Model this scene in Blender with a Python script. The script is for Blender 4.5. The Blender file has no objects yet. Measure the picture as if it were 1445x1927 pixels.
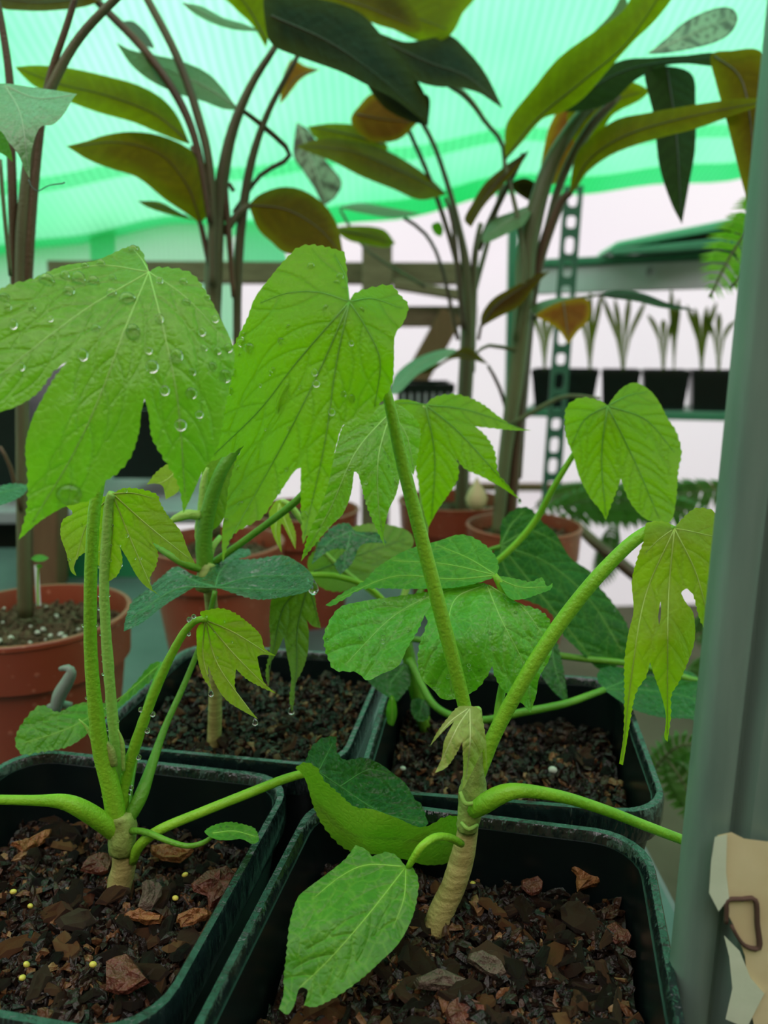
import bpy, math, random
import numpy as np
from mathutils import Vector, Matrix, Euler
from mathutils.geometry import delaunay_2d_cdt

# ------------------------------------------------------------------ camera, sky, exposure
scn = bpy.context.scene
C = scn.collection
FPX = 1450.0                       # focal length in pixels of the 1445 x 1927 frame
PITCH = math.radians(12.5)
CAM = np.array([0.0, 0.0, 0.243])
cam = bpy.data.cameras.new('camera')
cam.sensor_fit = 'VERTICAL'; cam.sensor_height = 36.0; cam.lens = FPX / 1927 * 36.0
cam.clip_start = 0.01; cam.clip_end = 60
cam.dof.use_dof = True; cam.dof.focus_distance = 0.215; cam.dof.aperture_fstop = 13.0
camo = bpy.data.objects.new('camera', cam); C.objects.link(camo)
camo.location = CAM; camo.rotation_euler = (math.pi/2 - PITCH, 0, 0)
scn.camera = camo

w = bpy.data.worlds.new('sky'); scn.world = w; w.use_nodes = True
bg = w.node_tree.nodes['Background']
# overcast sky: zenith about three times the horizon, as on a cloudy day
_n = w.node_tree.nodes; _l = w.node_tree.links
_tc = _n.new('ShaderNodeTexCoord'); _sp = _n.new('ShaderNodeSeparateXYZ'); _l.new(_tc.outputs['Generated'], _sp.inputs[0])
_mr = _n.new('ShaderNodeMapRange'); _l.new(_sp.outputs['Z'], _mr.inputs['Value'])
_mr.inputs['From Min'].default_value = 0; _mr.inputs['To Min'].default_value = .72; _mr.inputs['To Max'].default_value = 2.1
_l.new(_mr.outputs[0], bg.inputs[1]); bg.inputs[0].default_value = (1.03, 0.945, 0.965, 1)
scn.view_settings.view_transform = 'Standard'; scn.view_settings.look = 'None'
scn.view_settings.gamma = 1; scn.view_settings.use_curve_mapping = False
scn.view_settings.exposure = 0.48

R = random.Random(7)
NR = np.random.RandomState(5)
_f = np.array([0, math.cos(PITCH), -math.sin(PITCH)])
_u = np.array([0, math.sin(PITCH), math.cos(PITCH)])
_r = np.array([1.0, 0, 0])
def PV(x, y, Y):                    # arrays of pixels and forward distances -> points of the place
    x = np.asarray(x, float); y = np.asarray(y, float); Y = np.asarray(Y, float)
    d = _f + np.multiply.outer((x - 722.5)/FPX, _r) - np.multiply.outer((y - 963.5)/FPX, _u)
    return CAM + d*(Y/d[..., 1])[..., None]
def P(x, y, Y): return Vector(PV(x, y, Y))
def PZ(x, y, z):
    d = _f + _r*(x-722.5)/FPX - _u*(y-963.5)/FPX
    return Vector(CAM + d*((z-CAM[2])/d[2]))

# ------------------------------------------------------------------ materials
def S(c):                           # sRGB 0-255 -> linear
    return tuple(((v/255)/12.92 if v/255 <= .04045 else ((v/255+.055)/1.055)**2.4) for v in c) + (1,)
class NT:
    def __init__(s, name):
        s.m = bpy.data.materials.new(name); s.m.use_nodes = True
        s.t = s.m.node_tree; s.t.nodes.clear()
        s.out = s.n('ShaderNodeOutputMaterial')
    def n(s, ty, **kw):
        o = s.t.nodes.new(ty)
        for k, v in kw.items(): setattr(o, k, v)
        return o
    def l(s, a, b): s.t.links.new(a, b)
    def math(s, op, a, b=None, clamp=False):
        o = s.n('ShaderNodeMath', operation=op); o.use_clamp = clamp
        for i, v in enumerate((a, b)):
            if v is None: continue
            if isinstance(v, (int, float)): o.inputs[i].default_value = v
            else: s.l(v, o.inputs[i])
        return o.outputs[0]
    def mix(s, fac, a, b, mode='MIX'):
        o = s.n('ShaderNodeMix', data_type='RGBA', blend_type=mode)
        for i, v in ((0, fac), (6, a), (7, b)):
            if isinstance(v, (int, float)): o.inputs[i].default_value = v
            elif isinstance(v, tuple): o.inputs[i].default_value = v
            else: s.l(v, o.inputs[i])
        return o.outputs[2]
    def noise(s, scale, detail=3, coord='Object', rough=.5, stretch=None):
        tc = s.n('ShaderNodeTexCoord'); o = s.n('ShaderNodeTexNoise')
        o.inputs['Scale'].default_value = scale; o.inputs['Detail'].default_value = detail
        o.inputs['Roughness'].default_value = rough
        src = tc.outputs[coord]
        if stretch:
            mp = s.n('ShaderNodeMapping'); mp.inputs['Scale'].default_value = stretch
            s.l(src, mp.inputs[0]); src = mp.outputs[0]
        s.l(src, o.inputs['Vector']); return o.outputs[0]
    def ramp(s, src, stops):
        o = s.n('ShaderNodeValToRGB'); e = o.color_ramp.elements
        while len(e) < len(stops): e.new(.5)
        for el, (p, c) in zip(e, stops): el.position = p; el.color = c
        s.l(src, o.inputs[0]); return o.outputs[0]
    def bsdf(s, col, rough=.5, spec=.5, metal=0, bump=None, bstr=.3, bdist=.001, **kw):
        o = s.n('ShaderNodeBsdfPrincipled')
        for k, v in (('Base Color', col), ('Roughness', rough), ('Specular IOR Level', spec), ('Metallic', metal)):
            if isinstance(v, (int, float, tuple)): o.inputs[k].default_value = v
            else: s.l(v, o.inputs[k])
        for k, v in kw.items(): o.inputs[k].default_value = v
        if bump is not None:
            b = s.n('ShaderNodeBump'); b.inputs['Strength'].default_value = bstr; b.inputs['Distance'].default_value = bdist
            s.l(bump, b.inputs['Height']); s.l(b.outputs[0], o.inputs['Normal'])
        return o.outputs[0]
    def done(s, sh): s.l(sh, s.out.inputs[0]); return s.m

def simple(name, c1, c2, scale=40, rough=.5, spec=.5, bump=0, metal=0, detail=4, stretch=None, bdist=.001):
    t = NT(name); nz = t.noise(scale, detail, stretch=stretch)
    col = t.mix(t.math('MULTIPLY_ADD', t.math('SUBTRACT', nz, .5), 2.2) if False else nz, S(c1), S(c2))
    return t.done(t.bsdf(col, rough, spec, metal, nz if bump else None, bump, bdist))

LM = {}
def leafmat(key, refl, refl2, trans, vein, tfac=.45, rough=.35, vein_mix=.7, v2=.22, spec=.4, coat=0.0, tdark=.32, bstr=.5, scale=60, margin=None, ret=.28):
    t = NT('leaf_' + key)
    a = t.n('ShaderNodeAttribute', attribute_name='vein').outputs['Fac']
    b = t.n('ShaderNodeAttribute', attribute_name='vein2').outputs['Fac']
    big = t.noise(scale, 3); fine = t.noise(700, 4)
    col = t.mix(t.ramp(big, [(.3, (0,0,0,1)), (.7, (1,1,1,1))]), S(refl), S(refl2))
    vv = t.math('MAXIMUM', t.math('MULTIPLY', a, vein_mix), t.math('MULTIPLY', b, v2), True)
    col = t.mix(vv, col, S(vein))
    col = t.mix(t.math('MULTIPLY', fine, .6), col, (.25, .25, .25, 1), 'MULTIPLY')
    dk = t.math('SUBTRACT', 1.0, t.math('MULTIPLY', t.math('MAXIMUM', a, t.math('MULTIPLY', b, .6)), tdark))
    tr = t.mix(1.0, S(trans), (1, 1, 1, 1), 'MULTIPLY')
    if margin:
        eg = t.n('ShaderNodeAttribute', attribute_name='edge').outputs['Fac']
        eg = t.math('ADD', eg, t.math('MULTIPLY', t.math('SUBTRACT', t.noise(30, 3), .5), .7), True)
        tr = t.mix(eg, S(margin), tr); col = t.mix(t.math('MULTIPLY', t.math('SUBTRACT', 1.0, eg), .5), col, S(margin))
    cm = t.n('ShaderNodeCombineColor')
    for i in range(3): t.l(dk, cm.inputs[i])
    tr = t.mix(1.0, tr, cm.outputs[0], 'MULTIPLY')
    tr = t.mix(t.math('MULTIPLY', big, .35), tr, S(refl))
    vo = t.n('ShaderNodeTexVoronoi', feature='DISTANCE_TO_EDGE'); vo.inputs['Scale'].default_value = 520
    t.l(t.n('ShaderNodeTexCoord').outputs['Object'], vo.inputs['Vector'])
    vo2 = t.n('ShaderNodeTexVoronoi', feature='DISTANCE_TO_EDGE'); vo2.inputs['Scale'].default_value = 240
    t.l(t.n('ShaderNodeTexCoord').outputs['Object'], vo2.inputs['Vector'])
    rt = t.ramp(vo2.outputs[0], [(.0, (1,1,1,1)), (.09, (0,0,0,1))]); col = t.mix(t.math('MULTIPLY', rt, ret), col, S(vein))
    h = t.math('ADD', t.math('MULTIPLY', t.math('MINIMUM', vo.outputs[0], .25), 1.2), t.math('MULTIPLY', b, -.9))
    h = t.math('ADD', h, t.math('MULTIPLY', fine, .5))
    rg = t.math('ADD', rough-.1, t.math('MULTIPLY', t.noise(180, 2), .25))
    sh = t.bsdf(col, rg, spec, 0, h, bstr, .0006, **{'Coat Weight': coat, 'Coat Roughness': .06})
    if coat:
        film = t.n('ShaderNodeBump'); film.inputs['Strength'].default_value = 1.0; film.inputs['Distance'].default_value = .004
        t.l(t.noise(230, 2, stretch=(1, 1, 1)), film.inputs['Height']); t.l(film.outputs[0], sh.node.inputs['Coat Normal'])
    tl = t.n('ShaderNodeBsdfTranslucent'); t.l(tr, tl.inputs[0])
    mx = t.n('ShaderNodeMixShader'); mx.inputs[0].default_value = tfac
    t.l(sh, mx.inputs[1]); t.l(tl.outputs[0], mx.inputs[2])
    LM[key] = t.done(mx.outputs[0])
    LM[key+'_vein'] = simple('vein_' + key, vein, tuple(int(v*.85) for v in vein), 200, .45)
leafmat('lime',  (104,164,48), (130,184,56), (196,236,20), (158,205,96), .50, .3, spec=.5)
leafmat('glow',  (112,172,20), (132,186,24), (204,240,6), (100,158,26), .60, .38, v2=.3)
leafmat('yellow',(142,170,36), (160,184,46), (222,236,16), (178,196,84), .58, .45, spec=.3)
leafmat('pale',  (168,182,88), (182,192,100), (214,222,70), (196,202,130), .42, .5)
leafmat('olive', (110,150,44), (128,160,52), (160,196,30), (86,126,32), .45, .4, v2=.5)
leafmat('mid',   (92,174,36), (116,192,52), (150,220,16), (150,205,90), .34, .26, coat=.5, spec=.3)
leafmat('fresh', (70,140,30), (92,160,40), (140,210,14), (134,186,60), .34, .32, coat=.1, spec=.3)
leafmat('under', (136,176,48), (152,186,58), (150,206,26), (150,190,70), .4, .4)
leafmat('dark',  (32,90,28), (50,112,38), (70,136,20), (100,150,56), .2, .38, spec=.15)
leafmat('wet',   (28,80,36), (44,98,46), (70,140,30), (80,136,76), .2, .3, coat=.65, bstr=.9, spec=.2)
leafmat('deep',  (28,80,20), (44,102,24), (60,140,20), (70,130,50), .25, .3, coat=.4, spec=.15)
# the tall plants behind
leafmat('bronze',(66,50,18), (88,70,20), (186,140,16), (80,56,24), .5, .45, v2=.4, ret=0, scale=14, spec=.03, margin=(150,150,10))
leafmat('bronze_green', (70,78,16), (96,98,16), (204,190,10), (80,70,24), .52, .42, v2=.4, ret=0, scale=14, spec=.03, margin=(170,190,6))
leafmat('brown', (54,38,20), (70,50,22), (150,92,22), (60,40,22), .45, .45, v2=.4, ret=0, scale=14, spec=.03, margin=(120,110,14))
leafmat('black', (22,20,10), (34,28,12), (60,48,10), (52,42,22), .3, .45, v2=.3, ret=0, scale=14, spec=.03, margin=(70,70,10))  # dark undersides, with the shade of overlapping backlit leaves put into the colour
leafmat('rust',  (122,70,34), (140,86,36), (206,116,40), (110,60,30), .5, .45, ret=0, scale=14, spec=.03, margin=(200,170,20))
leafmat('sage',  (92,124,84), (112,142,98), (120,160,70), (132,158,118), .3, .35, v2=.5, scale=20)
leafmat('gloss_sage', (120,156,112), (146,178,136), (110,180,60), (160,190,150), .3, .25, coat=.5, v2=.4, scale=30)
leafmat('striped',(78,62,58), (104,88,80), (120,110,90), (176,196,166), .3, .4, v2=1.0, scale=20, spec=.2, ret=0)
leafmat('darkgreen',(40,52,30), (58,76,40), (80,110,30), (44,48,30), .3, .4, v2=.4, ret=0, scale=14, spec=.03)

def stemmat(name, c1, c2, rough=.45, scale=90, stretch=(1, 1, .15), sss=False):
    t = NT(name); nz = t.noise(scale, 4, stretch=stretch); fn = t.noise(900, 3)
    col = t.mix(t.ramp(nz, [(.3, (0,0,0,1)), (.7, (1,1,1,1))]), S(c1), S(c2))
    sh = t.bsdf(col, rough, .5, 0, fn, .5, .0008)
    if sss:
        tl = t.n('ShaderNodeBsdfTranslucent'); tl.inputs[0].default_value = S(c2)
        mx = t.n('ShaderNodeMixShader'); mx.inputs[0].default_value = .25
        t.l(sh, mx.inputs[1]); t.l(tl.outputs[0], mx.inputs[2]); sh = mx.outputs[0]
    return t.done(sh)
M = {}
M['petiole'] = stemmat('petiole', (126,182,30), (160,212,54), .42, sss=True)
M['petiole_dark'] = stemmat('petiole_dark', (92,150,36), (120,176,50), .42, sss=True)
M['petiole_pale'] = stemmat('petiole_pale', (158,196,88), (176,212,104), .55, sss=True)
M['bark'] = stemmat('stem_bark', (136,126,64), (190,176,108), .7, 260, (.3, .3, 3))
M['node'] = stemmat('stem_node', (116,128,56), (150,170,84), .6, 300, (1, 1, 1))
M['cane'] = stemmat('cane', (74,66,44), (104,100,66), .5, 60)
M['cane_brown'] = stemmat('cane_brown', (70,50,34), (98,74,48), .5, 60)
M['cane_green'] = stemmat('cane_green', (84,92,58), (112,116,78), .45, 60)
M['black_plastic'] = simple('black_plastic', (9,17,17), (16,27,27), 60, .28, .5, .15)
t = NT('rim_plastic'); nz = t.noise(220, 3); M['rim'] = t.done(t.bsdf(t.mix(nz, S((10,20,20)), S((22,36,36))), t.math('MULTIPLY', t.noise(120, 2), .45), .7, 0, t.noise(260, 3, stretch=(1, 1, .4)), .9, .0022, **{'Coat Weight': .35, 'Coat Roughness': .05}))
M['terracotta'] = None
t = NT('terracotta_plastic'); nz = t.noise(30, 4)
vo = t.n('ShaderNodeTexVoronoi'); vo.inputs['Scale'].default_value = 140; t.l(t.n('ShaderNodeTexCoord').outputs['Object'], vo.inputs['Vector'])
spots = t.ramp(vo.outputs[0], [(.10, (1,1,1,1)), (.22, (0,0,0,1))])
col = t.mix(nz, S((120,50,30)), S((152,70,44))); col = t.mix(t.math('MULTIPLY', spots, .3), col, S((206,140,112)))
M['terracotta'] = t.done(t.bsdf(col, .42, .5, 0, spots, .25, .0006))
M['soil'] = simple('soil', (22,15,11), (64,46,34), 260, .55, .5, .8, detail=6, bdist=.002)
M['soil_loam'] = simple('soil_loam', (44,34,24), (104,86,60), 180, .8, .3, .8, detail=6, bdist=.002)
t = NT('bark_chip')
rnd = t.n('ShaderNodeObjectInfo').outputs['Random']
col = t.ramp(rnd, [(0, S((30,18,12))), (.35, S((58,36,24))), (.6, S((84,54,36))), (.74, S((104,80,62))), (.84, S((134,80,44))), (.94, S((168,118,74))), (1, S((116,46,32)))])
nz = t.noise(420, 5, stretch=(1, .3, 1))
col = t.mix(t.ramp(nz, [(.35, (0,0,0,1)), (.7, (1,1,1,1))]), t.mix(.55, col, (.01, .007, .005, 1)), col)
M['chip'] = t.done(t.bsdf(col, t.math('ADD', .14, t.math('MULTIPLY', nz, .5)), .35, 0, nz, .9, .0012))
t = NT('small_bark')
at_ = t.n('ShaderNodeAttribute', attribute_name='tint').outputs['Fac']
col = t.ramp(at_, [(0, S((20,12,8))), (.45, S((44,27,18))), (.75, S((76,48,32))), (.92, S((122,76,42))), (1, S((160,120,80)))])
nz = t.noise(600, 4)
M['fines'] = t.done(t.bsdf(t.mix(nz, t.mix(.5, col, (.01,.007,.005,1)), col), t.math('ADD', .14, t.math('MULTIPLY', nz, .55)), .35, 0, nz, .8, .001))
M['chip_red'] = simple('chip_red', (52,28,22), (124,66,46), 420, .35, .5, .9, detail=6, bdist=.003)
M['chip_grey'] = simple('chip_grey', (60,46,38), (118,98,82), 500, .5, .4, .9, detail=6, bdist=.003)
M['chip_orange'] = simple('chip_orange', (92,52,26), (172,112,62), 420, .4, .5, .9, detail=6, bdist=.003)
M['perlite'] = simple('perlite', (170,168,152), (222,222,210), 600, .6, .4, .4)
M['grain'] = simple('fertiliser_grain', (196,176,60), (222,206,96), 600, .35, .5, .2)
M['shoot_white'] = simple('plant_label_white', (210,214,214), (232,234,234), 60, .45)
M['clip'] = simple('clip_plastic', (104,114,106), (140,148,138), 120, .4, .5, .3)
t = NT('water'); g = t.n('ShaderNodeBsdfGlass'); g.inputs['IOR'].default_value = 1.33; g.inputs['Roughness'].default_value = 0.0
M['water'] = t.done(g.outputs[0])
M['bench'] = simple('bench_plastic', (66,76,78), (96,106,108), 25, .35, .5, .2)
M['ground'] = simple('ground', (70,62,50), (112,100,84), 8, .9, .2, .5, bdist=.02)
M['wood'] = simple('weathered_wood', (96,82,62), (142,124,98), 26, .8, .3, .5, stretch=(1, 6, 6))
M['wood_dark'] = simple('brown_wood', (92,66,46), (128,96,68), 26, .8, .3, .5, stretch=(6, 6, 1))
M['green_paint'] = simple('green_paint', (58,118,92), (78,140,110), 30, .4, .5, .15)
M['green_paint_dark'] = simple('green_paint_dark', (44,84,68), (60,104,84), 30, .45, .5, .15)
M['grey_metal'] = simple('grey_metal', (136,134,142), (164,162,168), 30, .45, .5, .1)
M['green_tray'] = simple('green_tray', (92,176,136), (112,196,156), 20, .35)
M['post'] = simple('post_paint', (74,98,87), (126,148,134), 160, .38, .5, .35, stretch=(1, 1, .12))
M['tape'] = simple('paper_tape', (196,178,130), (222,214,172), 70, .8, .2, .4)
M['tape_white'] = simple('paper_tape_white', (188,206,176), (214,222,196), 90, .8, .2, .4)
M['ink'] = simple('brown_ink', (74,58,50), (96,76,64), 200, .8, .1)
M['thread'] = simple('thread', (70,84,80), (90,104,98), 100, .7)
M['bulb'] = simple('bulb_skin', (176,160,112), (200,184,140), 120, .55, .4, .3)
M['fern'] = None
t = NT('fern_leaf'); tl = t.n('ShaderNodeBsdfTranslucent'); tl.inputs[0].default_value = S((170,220,50))
mx = t.n('ShaderNodeMixShader'); mx.inputs[0].default_value = .5
t.l(t.bsdf(S((112,168,48)), .5), mx.inputs[1]); t.l(tl.outputs[0], mx.inputs[2]); M['fern'] = t.done(mx.outputs[0])
t = NT('fern_leaf_dark'); tl = t.n('ShaderNodeBsdfTranslucent'); tl.inputs[0].default_value = S((100,140,50))
mx = t.n('ShaderNodeMixShader'); mx.inputs[0].default_value = .35
t.l(t.bsdf(S((72,112,48)), .5), mx.inputs[1]); t.l(tl.outputs[0], mx.inputs[2]); M['fern_dark'] = t.done(mx.outputs[0])
M['seedling'] = None
t = NT('seedling_leaf'); tl = t.n('ShaderNodeBsdfTranslucent'); tl.inputs[0].default_value = S((120,140,40))
mx = t.n('ShaderNodeMixShader'); mx.inputs[0].default_value = .4
t.l(t.bsdf(S((88,108,44)), .6, .1), mx.inputs[1]); t.l(tl.outputs[0], mx.inputs[2]); M['seedling'] = t.done(mx.outputs[0])
def sheet(name, c1, c2, dcol, weave=0, tf=.8, scale=1.2):
    t = NT(name); nz = t.noise(scale, 3, rough=.6)
    col = t.mix(t.ramp(nz, [(.32, (0,0,0,1)), (.7, (1,1,1,1))]), S(c1), S(c2))
    if weave:
        wv = t.n('ShaderNodeTexWave', wave_type='BANDS', bands_direction='X'); wv.inputs['Scale'].default_value = weave
        wv.inputs['Distortion'].default_value = .6; wv.inputs['Detail'].default_value = 1
        t.l(t.n('ShaderNodeTexCoord').outputs['Object'], wv.inputs['Vector'])
        col = t.mix(t.math('MULTIPLY', wv.outputs[1], .35), col, S((70,190,130)))
    tl = t.n('ShaderNodeBsdfTranslucent'); t.l(col, tl.inputs[0])
    df = t.n('ShaderNodeBsdfDiffuse'); df.inputs[0].default_value = S(dcol)
    mx = t.n('ShaderNodeMixShader'); mx.inputs[0].default_value = tf
    t.l(df.outputs[0], mx.inputs[1]); t.l(tl.outputs[0], mx.inputs[2]); return t.done(mx.outputs[0])
M['net'] = sheet('shade_net', (84,232,152), (166,250,212), (90,210,150), 18, .82)
M['net_band'] = sheet('shade_net_doubled', (120,244,174), (160,250,200), (40,190,110), 26, .8)
M['net_pale'] = sheet('shade_net_pale', (170,240,194), (206,250,220), (160,220,180), 26, .82)
M['white_sheet'] = sheet('white_sheeting', (236,234,242), (248,246,250), (226,224,232), 0, .7, .8)

# ------------------------------------------------------------------ builders
def link(name, me, mat=None, parent=None, smooth=True):
    o = bpy.data.objects.new(name, me); C.objects.link(o)
    if mat is not None and not me.materials: me.materials.append(mat)
    if smooth: me.polygons.foreach_set('use_smooth', [True]*len(me.polygons))
    if parent is not None:
        o.parent = parent; o.matrix_parent_inverse = Matrix.Translation(-world_loc(parent))
    return o
def world_loc(o):                   # parents are only ever translated
    return o.location + (world_loc(o.parent) + o.matrix_parent_inverse.translation if o.parent else Vector())
def mesh(name, v, f):
    me = bpy.data.meshes.new(name); me.from_pydata([tuple(p) for p in v], [], f); me.update(); return me
def obj(name, v, f, mat, parent=None, smooth=False): return link(name, mesh(name, v, f), mat, parent, smooth)
def tag(o, label=None, cat=None, group=None, kind=None):
    for k, val in (('label', label), ('category', cat), ('group', group), ('kind', kind)):
        if val: o[k] = val
    return o
def root(name, loc, label, cat, group=None):
    o = bpy.data.objects.new(name, None); C.objects.link(o); o.location = loc; o.empty_display_size = .01
    return tag(o, label, cat, group)
def struct(name, v, f, mat, **kw):
    o = obj(name, v, f, mat, **kw); o['kind'] = 'structure'; return o
BOXF = [(0,3,2,1),(4,5,6,7),(0,1,5,4),(1,2,6,5),(2,3,7,6),(3,0,4,7)]
def box_v(c, sx, sy, sz, rz=0, rx=0, ry=0):
    m = Euler((rx, ry, rz)).to_matrix()
    return [Vector(c) + m @ Vector((x*sx/2, y*sy/2, z*sz/2)) for x, y, z in ((-1,-1,-1),(1,-1,-1),(1,1,-1),(-1,1,-1),(-1,-1,1),(1,-1,1),(1,1,1),(-1,1,1))]
def bevel(o, wd, seg=2):
    m = o.modifiers.new('bevel', 'BEVEL'); m.width = wd; m.segments = seg; m.limit_method = 'ANGLE'; return o
def box(name, c, s, mat, parent=None, rz=0, rx=0, ry=0, bev=0):
    o = obj(name, box_v(c, *s, rz=rz, rx=rx, ry=ry), BOXF, mat, parent)
    if bev: bevel(o, bev)
    return o
def beam(name, a, b, wd, ht, mat, parent=None, bev=.002):   # a straight bar from a to b
    a, b = Vector(a), Vector(b); d = (b-a).normalized()
    up = Vector((0,0,1)) if abs(d.z) < .9 else Vector((0,1,0))
    sd = d.cross(up).normalized(); up = sd.cross(d)
    v = [p + sd*sx*wd/2 + up*sz*ht/2 for p in (a, b) for sx, sz in ((-1,-1),(1,-1),(1,1),(-1,1))]
    o = obj(name, v, [(0,3,2,1),(4,5,6,7),(0,1,5,4),(1,2,6,5),(2,3,7,6),(3,0,4,7)], mat, parent)
    if bev: bevel(o, bev)
    return o
def catmull(pts, step):             # pts (n,k) array -> resampled smooth curve
    pts = np.asarray(pts, float)
    if len(pts) == 2: pts = np.array([pts[0], (pts[0]+pts[1])/2, pts[1]])
    q = np.vstack([2*pts[0]-pts[1], pts, 2*pts[-1]-pts[-2]]); out = []
    for i in range(1, len(q)-2):
        p0, p1, p2, p3 = q[i-1:i+3]; n = max(2, int(np.linalg.norm((p2-p1)[:2])/step))
        for k in range(n):
            u = k/n
            out.append(.5*((2*p1)+(p2-p0)*u+(2*p0-5*p1+4*p2-p3)*u*u+(3*p1-p0-3*p2+p3)*u**3))
    out.append(pts[-1]); return np.array(out)
def tube_mesh(name, pts, rad, seg=10, rough=0.0, caps=True):
    pts = [Vector(p) for p in pts]; n = len(pts); v = []; f = []
    t0 = (pts[1]-pts[0]).normalized(); nv = t0.orthogonal().normalized()
    for i, p in enumerate(pts):
        t = (pts[min(i+1, n-1)] - pts[max(i-1, 0)]).normalized()
        nv = (nv - t*nv.dot(t)).normalized(); bn = t.cross(nv)
        for k in range(seg):
            a = 2*math.pi*k/seg; r = rad[i]*(1+rough*(R.random()-.5))
            v.append(p + (nv*math.cos(a) + bn*math.sin(a))*r)
    for i in range(n-1):
        for k in range(seg):
            a, b = i*seg+k, i*seg+(k+1) % seg; f.append((a, b, b+seg, a+seg))
    if caps: f += [tuple(range(seg))[::-1], tuple(range((n-1)*seg, n*seg))]
    return mesh(name, v, f)
def stalk(name, parent, pts, mat, step=14, rough=.0, seg=10):    # pts: (px, py, forward distance, width in px)
    c = catmull(pts, step); w3 = PV(c[:, 0], c[:, 1], c[:, 2])
    dep = (w3 - CAM) @ _f; rad = np.maximum(c[:, 3], .6)/2*dep/FPX
    if name == 'petiole': PT.append(c)
    return link(name, tube_mesh(name, w3, rad, seg, rough), mat, parent)
def inside(poly, x, y):
    if len(x) < 8:
        p = np.asarray(poly); q = np.roll(p, 1, 0); dy = np.where(q[:, 1] == p[:, 1], 1e-9, q[:, 1]-p[:, 1])
        return np.array([bool(np.sum(((p[:, 1] > b) != (q[:, 1] > b)) & (a < (q[:, 0]-p[:, 0])*(b-p[:, 1])/dy+p[:, 0])) & 1) for a, b in zip(x, y)])
    n = len(poly); res = np.zeros(len(x), bool); j = n-1
    for i in range(n):
        xi, yi = poly[i]; xj, yj = poly[j]
        if yi != yj:
            c = ((yi > y) != (yj > y)) & (x < (xj-xi)*(y-yi)/(yj-yi)+xi); res ^= c
        j = i
    return res
def segdist(px, segs):              # px (n,2), segs (m,4): least distance to any segment, and which
    if len(px) == 1:
        s_ = np.asarray(segs); dx, dy = s_[:, 2]-s_[:, 0], s_[:, 3]-s_[:, 1]
        u = np.clip(((px[0, 0]-s_[:, 0])*dx+(px[0, 1]-s_[:, 1])*dy)/(dx*dx+dy*dy+1e-9), 0, 1)
        d = np.hypot(px[0, 0]-s_[:, 0]-u*dx, px[0, 1]-s_[:, 1]-u*dy); k = int(d.argmin()); return d[k:k+1], np.array([k])
    best = np.full(len(px), 1e9); idx = np.zeros(len(px), int)
    for k, (x0, y0, x1, y1) in enumerate(segs):
        dx, dy = x1-x0, y1-y0; L = dx*dx+dy*dy+1e-9
        u = np.clip(((px[:, 0]-x0)*dx+(px[:, 1]-y0)*dy)/L, 0, 1)
        d = np.hypot(px[:, 0]-x0-u*dx, px[:, 1]-y0-u*dy)
        m = d < best; best[m] = d[m]; idx[m] = k
    return best, idx
def tps(ctrl):
    c = np.array(ctrl, float); p = c[:, :2]/500; z = c[:, 2]; n = len(c)
    if n < 3:
        return lambda x, y: np.full(np.shape(x), z.mean())
    def U(r2): return np.where(r2 > 0, r2*np.log(r2+1e-12), 0)
    K = U(((p[:, None]-p[None])**2).sum(-1)) + np.eye(n)*1e-3
    A = np.zeros((n+3, n+3)); A[:n, :n] = K; A[:n, n] = 1; A[:n, n+1:] = p; A[n, :n] = 1; A[n+1:, :n] = p.T
    s = np.linalg.lstsq(A, np.concatenate([z, np.zeros(3)]), rcond=None)[0]
    def fn(x, y):
        q = np.stack([np.asarray(x, float), np.asarray(y, float)], -1)/500
        r2 = ((q[..., None, :]-p)**2).sum(-1)
        return U(r2) @ s[:n] + s[n] + q @ s[n+1:]
    return fn
def side_veins(veins, poly, step, ang, reach):
    out = []; vs = [catmull(v, 12) for v in veins]
    for i, v in enumerate(vs):
        oth = [(a[0], a[1], b[0], b[1]) for k, q in enumerate(vs) if k != i for a, b in zip(q[:-1], q[1:])]
        L = np.cumsum(np.r_[0, np.hypot(*np.diff(v, axis=0).T)]); tot = L[-1]
        own = [(a[0], a[1], b[0], b[1]) for a, b in zip(v[:-1], v[1:])]
        s = step*.7
        while s < tot*.95:
            k = min(np.searchsorted(L, s), len(v)-2); k = max(k, 0)
            t = v[k+1]-v[k]; a0 = math.atan2(t[1], t[0])
            for sg in (-1, 1):
                a = a0 + sg*math.radians(ang+R.uniform(-6, 6)); p = v[k].copy(); line = [p.copy()]; run = 0
                mx = reach*(1-.45*s/tot)
                while run < mx:
                    a -= sg*.06; p = p + 9*np.array([math.cos(a), math.sin(a)]); run += 9
                    if not inside(poly, p[:1], p[1:])[0]: break
                    if oth and run > 20:
                        q = p[None]
                        if segdist(q, oth)[0][0] < segdist(q, own)[0][0]*.7: break
                    line.append(p.copy())
                if len(line) > 2: out.append(np.array(line))
            s += step*R.uniform(.8, 1.2)
    return out

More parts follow.
